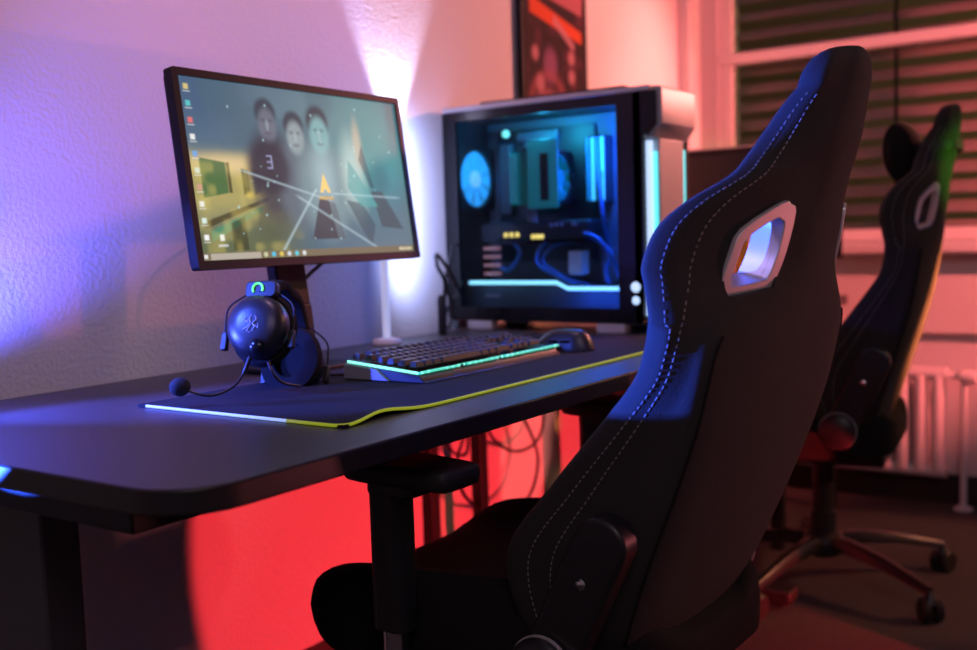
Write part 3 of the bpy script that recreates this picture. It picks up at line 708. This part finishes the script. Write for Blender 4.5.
# ------------------------------------------------------------------ poster
po = thing('poster', 'dark narrow poster with red and orange shapes on the wall above the computer', 'poster', (2.69,1.592,1.34))
b = NB(); box(b, (2.503,1.578,1.34), (2.872,YW-.001,2.04)); part('backing', b, M['black_metal'], po, world=True)
def poster_picture(u, v):
    c = np.zeros(u.shape+(3,)) + np.array(S(42,20,30)); n = vnoise(u,v*1.7,9,8); n2 = vnoise(u,v*1.7,22,9)
    c = lay(c, .7*sm(.4,.8,n), S(90,36,56)); c = lay(c, .5*sm(.55,.85,n2), S(30,14,24))
    c = lay(c, .85*poly(u,v,[(.10,.36),(.92,.28),(.92,.33),(.10,.43)]), S(225,84,40)); c = lay(c, .8*poly(u,v,[(.08,.46),(.92,.40),(.95,.50),(.08,.56)]), S(190,110,120))
    c = lay(c, .8*poly(u,v,[(.1,.60),(.5,.56),(.5,.62),(.1,.66)]), S(205,90,90)); c = lay(c, .8*poly(u,v,[(.45,.34),(.78,.24),(.80,.27),(.47,.38)]), S(190,130,140))
    c = lay(c, .75*ell(u,v,.40,.16,.10,.07,.5), S(150,90,130)); c = lay(c, .6*ell(u,v,.36,.00,.17,.06,.5), S(190,110,120))
    r = np.hypot((u-.36)/.27,(v+.02)/.14); c = lay(c, .6*np.exp(-((r-1)/.16)**2), S(160,84,92))
    for x,y,s in ((.17,.20,.05),(.74,.21,.05),(.74,.13,.05),(.24,.08,.06),(.80,.03,.05),(.60,.75,.08),(.3,.85,.09)): c = lay(c, .8*ell(u,v,x,y,s,s*.6,.5), S(196,130,140))
    for k in range(6): c = lay(c, .5*rect(u,v,.1,.68+.05*k,.9,.70+.05*k,.006), S(170,60,60))
    c = lay(c, 1-rect(u,v,.035,.012,.965,.985,.004), S(20,10,14))
    return np.clip(c,0,1)
pic_grid('print', M['poster'], po, Vector((2.507,1.5775,1.344))-po.location, (.361,0,0), (0,0,.692), 90, 150, poster_picture)

# ------------------------------------------------------------------ window desk, second monitor, radiator
wd = thing('side_desk', 'dark desk under the window behind the high chair back', 'desk', (3.27,1.16,0))
b = prism(NB(), corner_pts(2.96,.985,3.60,1.46,.03,4), .70, .73); part('desktop', b, M['desk'], wd, world=True, bevel=.002)
for x in (3.0,3.53):
    for y in (1.02,1.39): b = NB(); box(b, (x,y,0), (x+.035,y+.035,.70)); part('leg', b, M['black_metal'], wd, world=True)
m2_ = thing('monitor', 'switched-off monitor with pale top edge in front of the window', 'monitor', (3.30,1.20,.73), -PI/2)
W2, H2 = .54, .365
screen_housing(m2_, W2, H2, .06, .018, M['bezel'])
b = NB(); box(b, (-W2/2+.018,.003,.018), (W2/2-.018,.008,H2-.018)); part('screen', b, M['dark_screen'], m2_)
b = NB(); box(b, (-W2/2,.0,H2), (W2/2,.03,H2+.006)); part('top_edge', b, M['silver'], m2_)
for o in m2_.children:
    for v in o.data.vertices: v.co.z += .134
b = NB(); box(b, (-.03,.032,.008), (.03,.055,.28)); part('stand_column', b, M['bezel'], m2_, bevel=.003)
b = prism(NB(), rounded(.24,.18,.03,5,0,.03), 0, .010); part('stand_base', b, M['bezel'], m2_, bevel=.002)
bt_ = thing('bottle', 'amber bottle on the side desk seen through the near chair back opening', 'bottle', (3.07,1.15,.73))
part('body', lathe(NB(), [(0,0),(.028,.001),(.031,.006),(.031,.150),(.026,.172),(.013,.192),(.012,.205),(0,.205)], None, 28), M['yellow_cup'], bt_, angle=50)
part('cap', lathe(NB(), [(.0145,.200),(.0145,.222),(0,.223)], None, 24), M['white_paint'], bt_)

ra = thing('radiator', 'white column radiator with valve under the window', 'radiator', (3.72,1.0,0))
b = NB(); ry0, ry1 = .70, 1.42; k = 0; y = ry0+.025
while y < ry1:
    tube(b, [(3.70,y,.13),(3.70,y,.455)], .018, 12); tube(b, [(3.745,y,.13),(3.745,y,.455)], .018, 12)
    y += .056
part('columns', b, M['white_paint'], ra, world=True)
for z in (.125,.458):
    b = tube(NB(), [(3.722,ry0,z),(3.722,ry1,z)], .030 if z<.2 else .032, 14, flat=.75); part('header', b, M['white_paint'], ra, world=True)
b = tube(NB(), [(3.72,.645,.012),(3.72,.645,.44)], .011, 12); tube(b, [(3.72,.645,.445),(3.72,ry0,.458)], .011, 12); part('pipe', b, M['white_paint'], ra, world=True)
part('flange', lathe(NB(), [(.030,0),(.030,.006),(.014,.014)], Matrix.Translation((3.72,.645,0)), 20), M['white_paint'], ra, world=True)
b = lathe(NB(), [(.012,0),(.022,.006),(.024,.04),(.018,.055),(0,.057)], frame_to((3.72,.66,.452),(-.15,-1,0)), 20); part('valve', b, M['white_paint'], ra, world=True)
b = lathe(NB(), [(.012,0),(.012,.03)], frame_to((3.705,.69,.458),(-1,0,0)), 14); part('valve_nut', b, M['black_metal'], ra, world=True)
for y in (.78,1.34): b = NB(); box(b, (3.755,y,.30), (XW,y+.03,.33)); part('bracket', b, M['white_paint'], ra, world=True)

# ------------------------------------------------------------------ gaming chair
# z, half width, rear, crease half width, crease offset, bolster front, cushion front offset
BK = [(.395,.190,-.155,.165,.022,-.075,.08),(.43,.235,-.175,.20,.026,-.035,.09),(.47,.255,-.195,.22,.028,-.010,.09),(.56,.272,-.232,.236,.028,-.010,.085),(.65,.276,-.268,.240,.027,-.080,.075),
      (.73,.278,-.296,.240,.026,-.150,.065),(.79,.278,-.312,.240,.026,-.200,.06),(.83,.278,-.322,.234,.027,-.216,.054),(.86,.278,-.329,.205,.027,-.221,.050),(.885,.278,-.335,.160,.024,-.219,.045),(.907,.278,-.339,.118,.018,-.216,.040),(.93,.278,-.344,.088,.014,-.214,.034),
      (.97,.264,-.353,.078,.012,-.226,.034),(1.0,.236,-.359,.070,.011,-.250,.038),(1.03,.184,-.367,.066,.011,-.283,.042),(1.055,.143,-.375,.064,.011,-.289,.045),
      (1.085,.114,-.384,.062,.011,-.300,.045),(1.115,.100,-.391,.058,.012,-.318,.042),(1.137,.091,-.395,.054,.012,-.336,.040)]
TOP = [(1.137+.054*k_, max(.004,(1-k_**2.3))**.5) for k_ in (.12,.25,.40,.55,.68,.80,.89,.95,.985,1.0)]
def rowat(z):
    for a,b_ in zip(BK,BK[1:]):
        if z <= b_[0]: 
            t = (z-a[0])/(b_[0]-a[0]); return [p+(q-p)*t for p,q in zip(a,b_)]
    return list(BK[-1])
def section(row):
    z,W,vr,c,co,vb,ft = row; d = vb-vr
    half = [(0,vr),(c*.6,vr+co*.22),(c,vr+co),(c+(W-c)*.5, vr+co+(d-co-.03)*.42),(c+(W-c)*.88, vr+co+(d-co-.03)*.82),(W,vb-min(.030 if z<.86 else .018,d*.3)),(W-.003,vb-min(.008,d*.1)),(W-min(.022,W*.2),vb),(W-min(.05,W*.4),vb-min(.012,d*.2)),(W*.52,vr+ft+max(0,d-ft)*.12),(0,vr+ft)]
    pts = half + [(-u,v) for u,v in half[-2:0:-1]]
    return [(p.x,p.y,p.z) for p in spline([(u,v,z) for u,v in pts], 4, True)]
def back_rings(n=4):
    rows = spline_rows(BK, n); out = [section(r) for r in rows]; base = out[-1]
    for z, k in TOP: out.append([(u*k, -.368+(v+.368)*(.2+.8*k)-.24*(z-1.137), z) for u,v,_ in base])
    return out
def spline_rows(R, n):
    out = []
    for i in range(len(R)-1):
        p0,p1,p2,p3 = (np.array(R[max(i-1,0)]),np.array(R[i]),np.array(R[i+1]),np.array(R[min(i+2,len(R)-1)]))
        for k in range(n):
            t = k/n; q = .5*((2*p1)+(p2-p0)*t+(2*p0-5*p1+4*p2-p3)*t*t+(3*p1-p0-3*p2+p3)*t**3); out.append(q.tolist())
    out.append(list(R[-1])); return out
# shoulder opening, drawn in the wing's own plane: w along the wing (towards its edge), h up
HOLE_O = [(.058,-.037),(.047,-.004),(.031,.026),(-.032,.057),(-.047,.055),(-.057,.0455),(-.0485,-.005),(-.032,-.044),(-.0206,-.050),(.047,-.0566),(.056,-.052)]
def shrink(pts, s, dx=0, dy=0):
    cx = sum(p[0] for p in pts)/len(pts); cy = sum(p[1] for p in pts)/len(pts)
    return [(cx+(x-cx)*s+dx, cy+(y-cy)*s+dy) for x,y in pts]
def densify(pts, n=3): return [(p.x,p.y) for p in spline([(x,y,0) for x,y in pts], n, True)]
def wing_frame(s):
    """frame on the rear of the wing, s=-1 left: x along wing outwards, y up the back, z outwards to the rear"""
    def at(z_, u_):
        sec = section(rowat(z_))[:24]
        for a_, b_ in zip(sec, sec[1:]):
            if a_[0] <= u_ <= b_[0]: return Vector(a_).lerp(Vector(b_), (u_-a_[0])/(b_[0]-a_[0]+1e-9))
    c0 = at(.942,.147); al = (at(.945,.19)-at(.945,.09)).normalized(); uu = (at(.99,.125)-at(.90,.15)); uu.x = 0; uu.normalize()
    c = Vector((s*c0.x, c0.y+.004, .942))
    along = Vector((s*al.x, al.y, 0)).normalized(); upv = Vector((0,uu.y,uu.z)); upv = (upv-along*upv.dot(along)).normalized()
    z = along.cross(upv) if s<0 else upv.cross(along)
    if z.y > 0: z = -z
    return c, along, upv, z
def make_chair(name, label, loc, rz, lift=0., lean=0., base_turn=0., arm=0., liner='silver_plastic', pipe=('seat_fabric',.0022)):
    t = thing(name, label, 'chair', loc, rz)
    L = Matrix.Translation((0,0,lift))
    pivot = Vector((0,-.14,.44))
    LB = L @ Matrix.Translation(pivot) @ Matrix.Rotation(math.radians(lean),4,'X') @ Matrix.Translation(-pivot)
    def tr(b, m):
        for v in b.verts: v.co = m @ v.co
        return b
    # backrest with two shoulder openings
    back = part('backrest', loft(NB(), back_rings()), M['fabric'], t, angle=75)
    for s in (-1,1):
        c, al, uv, z = wing_frame(s); m = Matrix.Translation(c) @ Matrix((al,uv,z)).transposed().to_4x4()
        cb = prism(NB(), densify(shrink(HOLE_O,.93)), -.14, .12, m); bmesh.ops.recalc_face_normals(cb, faces=cb.faces)
        me = bpy.data.meshes.new('cut'); cb.to_mesh(me); cb.free(); co = bpy.data.objects.new('cut', me); C.objects.link(co); co.parent = t
        bo = back.modifiers.new('b','BOOLEAN'); bo.operation = 'DIFFERENCE'; bo.object = co; bo.solver = 'EXACT'; bo.use_self = True
        applied(back); bpy.data.objects.remove(co)
    for v in back.data.vertices: v.co = LB @ v.co
    back.data.polygons.foreach_set('use_smooth',[True]*len(back.data.polygons)); back.data.set_sharp_from_angle(angle=math.radians(50))
    for s in (-1,1):
        c, al, uv, z = wing_frame(s); m = LB @ Matrix.Translation(c) @ Matrix((al,uv,z)).transposed().to_4x4()
        b = ring(NB(), densify(HOLE_O), densify(shrink(HOLE_O,.70,.001,-.001)), -.003, .009, m); fr = part('opening_frame', b, M['silver_plastic'], t, bevel=.002)
        b = ring(NB(), densify(shrink(HOLE_O,.80)), densify(shrink(HOLE_O,.71,.001,-.001)), -.040, -.001, m); part('liner', b, M[liner], fr)
    # stitching along both edges of the bolsters
    rows = spline_rows(BK, 10)
    for s in (-1,1):
        b = NB()
        for off in (0,1):
            path = []
            for r in rows[12:-4]:
                z,W,vr,c,co,vb,ft = r; d = vb-vr
                sec = section(r); k = 18 if off else 15        # on the lofted section near the bolster edge
                n = len(sec); p = Vector(sec[k]); q0, q1 = Vector(sec[k-1]), Vector(sec[(k+1)%n]); tg = (q1-q0).normalized(); nn = Vector((tg.y,-tg.x,0))
                if nn.x < 0: nn = -nn
                p = p + nn*.0004; path.append(Vector((s*p.x if s>0 else -p.x, p.y, p.z)))
            acc = 0; seg = []
            for p,q in zip(path,path[1:]):
                dl = (q-p).length; nsub = max(1,int(dl/.0012))
                for i in range(nsub):
                    pp = p.lerp(q,i/nsub); acc += dl/nsub
                    if (acc % .0085) < .0058: seg.append(pp)
                    else:
                        if len(seg)>=3: tube(b, [LB@seg[0],LB@seg[len(seg)//2],LB@seg[-1]], .0007, 5)
                        seg = []
        part('stitching', b, M['thread'], t)
    # piping where the rear panel meets the sides
    for s in (-1,1):
        pts = []
        for r in rows[4:76]:
            sec = section(r); p = sec[8]; pts.append(LB @ Vector((s*abs(p[0]), p[1]-.0005, p[2])))
        part('piping', tube(NB(), pts[::2], pipe[1], 8), M[pipe[0]], t)
    # seat: sections from back to front
    R = []
    for v,w,zt,zbk,bol in ((-.20,.12,.41,.36,.0),(-.185,.175,.43,.345,.008),(-.12,.225,.445,.34,.035),(0,.258,.445,.335,.055),(.15,.262,.442,.335,.05),(.27,.262,.446,.335,.035),(.335,.258,.446,.345,.022),(.372,.246,.436,.36,.012),(.390,.225,.418,.375,.004),(.394,.19,.405,.385,0)):
        half = [(0,zt-.008),(w*.45,zt-.006),(w*.66,zt+.003),(w*.82,zt+bol),(w*.95,zt+bol*.7),(w,zt-.02),(w,(zt+zbk)/2),(w*.97,zbk+.01),(w*.85,zbk),(0,zbk)]
        pts = half+[(-u,z) for u,z in half[-2:0:-1]]
        R.append([L @ Vector((p.x,v,p.y)) for p in spline([(u,z,0) for u,z in pts], 3, True)])
    R = [list(x) for x in zip(*[spline(col,3) for col in zip(*R)])]
    part('seat', loft(NB(), R), M['seat_fabric'], t, angle=70)
    b = NB(); box(b, (-.12,-.17,.30), (.12,.17,.338)); part('tilt_mechanism', tr(b,L), M['black_metal'], t, bevel=.01)
    b = tube(NB(), [L@Vector((.10,.02,.315)), L@Vector((.26,.03,.31)), L@Vector((.30,.03,.305))], [.006,.006,.010], 10); part('tilt_lever', b, M['black_plastic'], t)
    # recliner covers
    for s in (-1,1):
        a, e = Vector((s*.276,-.165,.590)), Vector((s*.282,-.085,.425)); dirv = (e-a)
        m = L @ frame_to(a, (s,0,0), dirv)
        b = prism(NB(), rounded(dirv.length+.075,.072,.034,8,dirv.length/2,0), -.018, .020, m); rc = part('recliner_cover', b, M['black_plastic'], t, bevel=.006, seg=3)
        b = lathe(NB(), [(0,.020),(.006,.0205),(.007,.0225),(.004,.0245),(0,.0245)], m @ Matrix.Translation((.052,0,0)), 16); part('screw', b, M['chrome'], rc)
        b = lathe(NB(), [(.040,.018),(.043,.022),(.043,.034),(.036,.040),(0,.041)], m @ Matrix.Translation((dirv.length,0,0)), 32); part('pivot_cap', b, M['black_plastic'], rc, angle=60)
        b = ring(NB(), [(.0445*math.cos(q),.0445*math.sin(q)) for q in np.linspace(0,2*PI,40,False)], [(.040*math.cos(q),.040*math.sin(q)) for q in np.linspace(0,2*PI,40,False)], .024, .029, m @ Matrix.Translation((dirv.length,0,0))); part('trim_ring', b, M['silver_plastic'], rc)
    # armrests
    for s in (-1,1):
        b = NB(); m = L @ Matrix.Translation((s*.287,.098,.655+arm))
        out = [(-.034,-.062),(.020,-.064),(.036,-.052),(.052,.05),(.047,.105),(.036,.118),(-.030,.118),(-.046,.108),(-.050,.04),(-.046,-.045)]
        out = densify([(-x*s if s<0 else x,y) for x,y in out],3)
        rr = []
        for sc,z in ((.80,-.017),(.93,-.014),(.985,-.008),(1,0),(.985,.007),(.94,.011),(.82,.013)): rr.append([m @ Vector((x*sc,y*(1-(1-sc)*.55),z)) for x,y in out])
        ap = part('armrest_pad', loft(b, rr), M['soft_plastic'], t, angle=50)
        b = NB(); m = L
        prism(b, rounded(.046,.060,.018,6,s*.287,.165), .425+arm, .632+arm, m); prism(b, rounded(.060,.085,.020,6,s*.287,.150), .620+arm, .640+arm, m); part('armrest_sleeve', b, M['black_plastic'], t, bevel=.003)
        b = tube(NB(), [L@Vector((s*.287,.165,.33)), L@Vector((s*.287,.165,.43))], .0165, 16, flat=1.3); part('armrest_stem', b, M['chrome'], t)
        b = NB(); box(b, (min(s*.10,s*.305),.135,.312), (max(s*.10,s*.305),.195,.334), L); part('armrest_bracket', b, M['black_metal'], t, bevel=.004)
        b = lathe(NB(), [(.008,0),(.008,.012),(.005,.014)], L @ frame_to((s*.287+.020,.165,.60),(1,0,0)), 12); part('height_button', b, M['black_plastic'], t)
    # gas lift and star base
    b = lathe(NB(), [(.038,.30+lift),(.040,.285+lift),(.028,.28+lift),(.028,.20),(.034,.198),(.034,.075)], None, 24); part('gas_lift', b, M['black_metal'], t)
    b = lathe(NB(), [(.030,.075),(.052,.085),(.058,.105),(.050,.135),(.036,.145)], None, 28); part('hub', b, M['black_metal'], t)
    for k in range(5):
        a = base_turn+2*PI*k/5; ca, sa = math.cos(a), math.sin(a)
        rr = []
        for r_,z,w,h in ((.03,.118,.026,.020),(.10,.120,.025,.018),(.21,.108,.021,.014),(.31,.086,.017,.011),(.352,.076,.014,.010)):
            c = Vector((ca*r_,sa*r_,z)); sd = Vector((-sa,ca,0))
            rr.append([c+sd*x*w+Vector((0,0,y*h)) for x,y in ((-1,-.8),(-.8,.1),(-.45,.9),(0,1.05),(.45,.9),(.8,.1),(1,-.8),(.6,-1),(-.6,-1))])
        lg = part('base_leg', loft(NB(), rr), M['base_leg'], t, angle=35)
        q = Vector((ca*.352,sa*.352,0)); tw = a+1.1+k*.9; wd_ = Vector((math.cos(tw),math.sin(tw),0))
        b = NB()
        for off in (-.016,.016): lathe(b, [(0,-.009),(.026,-.009),(.030,-.005),(.030,.005),(.026,.009),(0,.009)], frame_to(q+wd_*off+Vector((0,0,.030)),wd_,(0,0,1)), 24)
        lathe(b, [(.012,.03),(.022,.048),(.016,.062),(.008,.075)], Matrix.Translation(q), 16)
        part('caster', b, M['black_plastic'], lg)
    return t, LB
M['base_leg'] = mat('black_polished_base', (.03,.028,.028), .25, metal=.6)
near, _ = make_chair('gaming_chair', 'large charcoal fabric gaming chair in the foreground, back to the camera', (1.37,.75,0), math.radians(-1.0), base_turn=.5)
FCX, FCY, FRZ = 2.788,.834, math.radians(7)
far, LBF = make_chair('gaming_chair', 'gaming chair in front of the radiator with a neck pillow on its headrest', (FCX,FCY,0), FRZ, lift=.05, lean=-5, base_turn=math.radians(241)-FRZ, arm=-.075, liner='black_plastic')
# neck pillow strapped on the far headrest
np_ = thing('neck_pillow', 'black neck pillow strapped to the headrest of the chair by the radiator', 'pillow', (FCX,FCY,0), FRZ)
b = NB(); rr = []
for t in np.linspace(-1,1,17):
    w = math.sqrt(max(0,1-t**4)); a = .060*w+.002; h = (.075+.012*t*t)*w+.002
    rr.append([LBF @ Vector((.125*t,-.262+.035*math.cos(q)*w*1.2+.02*t*t, 1.085+h*math.sin(q))) for q in np.linspace(0,2*PI,24,False)])
loft(b, rr); part('cushion', b, M['seat_fabric'], np_, angle=80)
b = NB(); zz = [1.075,1.098]; W_=.108
loopp = [(W_,-.305),(W_*.95,-.375),(W_*.5,-.392),(0,-.396),(-W_*.5,-.392),(-W_*.95,-.375),(-W_,-.305),(-W_*.6,-.29),(0,-.285),(W_*.6,-.29)]
loopi = [(x*.96,-.335+(y+.335)*.93) for x,y in loopp]
ring(b, densify(loopp), densify(loopi), zz[0], zz[1], LBF); part('strap', b, M['soft_plastic'], np_)

# ------------------------------------------------------------------ lights
def lamp(name, kind, loc, col, power, size=.03, aim=None, cone=None, blend=.3, sx=None):
    d = bpy.data.lights.new(name, kind); d.color = col; d.energy = power
    if kind == 'AREA': d.size = size; 
    if kind == 'AREA' and sx: d.shape = 'RECTANGLE'; d.size_y = sx
    if kind in ('POINT','SPOT'): d.shadow_soft_size = size
    o = bpy.data.objects.new(name, d); C.objects.link(o); o.location = loc
    if aim is not None:
        o.rotation_euler = (Vector(aim)-Vector(loc)).to_track_quat('-Z','Y').to_euler()
    if cone: d.spot_size = math.radians(cone); d.spot_blend = blend
    return o
RED = (1,.035,.045); BLUE = (.03,.10,1); ICE = (.42,.50,1)
lamp('red_lamp', 'SPOT', (2.12,-.30,.065), RED, 200, .008, (2.13,1.6,.30), 48.5, .08)
lamp('pink_lamp', 'SPOT', (3.74,.35,1.75), (1,.26,.215), 150, .04, (2.75,1.55,1.20), 78, .6)
lamp('window_fill', 'SPOT', (2.9,-1.2,1.55), (1,.16,.15), 420, .03, (3.8,1.05,1.05), 47, .5)  # fill added to brighten the window wall, no visible source
lamp('chair_fill', 'SPOT', (2.6,-.95,.62), (1,.22,.24), 38, .04, (1.4,.42,.78), 44, .5)  # unseen spot added to redden the near chair's back
lamp('far_chair_rim_fill', 'SPOT', (3.62,-.25,.95), (1,.25,.08), 800, .03, (2.988,.589,.76), 23, .5)  # added rim light for the far chair's rear edge, no lamp stands here
lamp('floor_fill', 'SPOT', (3.45,-.95,1.2), (1,.36,.18), 60, .03, (3.05,.55,0), 34, .4)  # extra spot added to warm the floor and chair base
lamp('blue_lamp', 'SPOT', (.20,1.55,.7216), BLUE, 800, .006, (1.272,.65,.933), 24, .06)
lamp('blue_wall_lamp', 'SPOT', (.66,1.47,.76), (.09,.10,1), 58, .03, (.93,1.62,.99), 60, .9)
lamp('blue_desk_fill', 'SPOT', (.66,1.38,1.14), (.06,.12,1), 52, .02, (1.14,1.12,.76), 46, .6)  # blue fill added for the headset, keyboard side and pad
lamp('blue_edge_fill', 'SPOT', (.64,1.52,.86), (.06,.10,1), 75, .02, (1.0,1.22,.735), 46, .7)  # unseen spot added for the blue patch on the desk
lamp('violet_fill', 'SPOT', (.92,1.40,1.52), (.44,.36,1), 11, .03, (1.262,.45,.935), 11, .4)  # added only to tint the liner of the chair opening
lamp('wall_wash', 'SPOT', (1.35,.95,2.5), (.94,.56,.78), 35, .15, (1.5,1.62,1.12), 75, .8)
lamp('bar_uplight', 'SPOT', (1.95,1.565,1.16), (.66,.64,1), 26, .006, (1.93,1.545,2.2), 58, .5)
lamp('bar_glow', 'AREA', (1.95,1.525,1.04), ICE, 1.5, .03, (2.0,1.6,1.04), sx=.38)
lamp('case_light', 'POINT', (2.17,1.13,1.17), (.015,.13,1), 9, .03)
for y in (1.12,1.17,1.22): lamp('case_light_low', 'POINT', (2.136,y,.812), (.01,.09,1), .16, .012)
lamp('case_light_cyan', 'POINT', (2.17,1.32,1.22), (.02,.45,.7), 3, .02)
lamp('green_fill', 'SPOT', (2.15,-.35,1.15), (.25,1,.05), 75, .03, (2.87,.53,1.10), 14, .6)  # narrow spot added for the green tint on the far chair
lamp('room_fill', 'AREA', (-.4,-.6,2.6), (1,.76,.88), 18, 1.2, (.8,.7,.6))  # soft overhead fill added to lift the dim ambient level
lamp('street_lamp', 'POINT', (6.4,-2.2,3.0), (1,.66,.28), 170, .2)
wld = bpy.data.worlds.new('world'); bpy.context.scene.world = wld; wld.use_nodes = True
wld.node_tree.nodes['Background'].inputs['Color'].default_value = (.01,.012,.02,1)
wld.node_tree.nodes['Background'].inputs['Strength'].default_value = .5

vs = bpy.context.scene.view_settings
vs.view_transform = 'Standard'; vs.look = 'None'; vs.exposure = 0; vs.gamma = 1
vs.use_curve_mapping = False
cy = bpy.context.scene.cycles
cy.use_denoising = True; cy.max_bounces = 8; cy.transparent_max_bounces = 12; cy.sample_clamp_indirect = 4
cy.caustics_reflective = False; cy.caustics_refractive = False
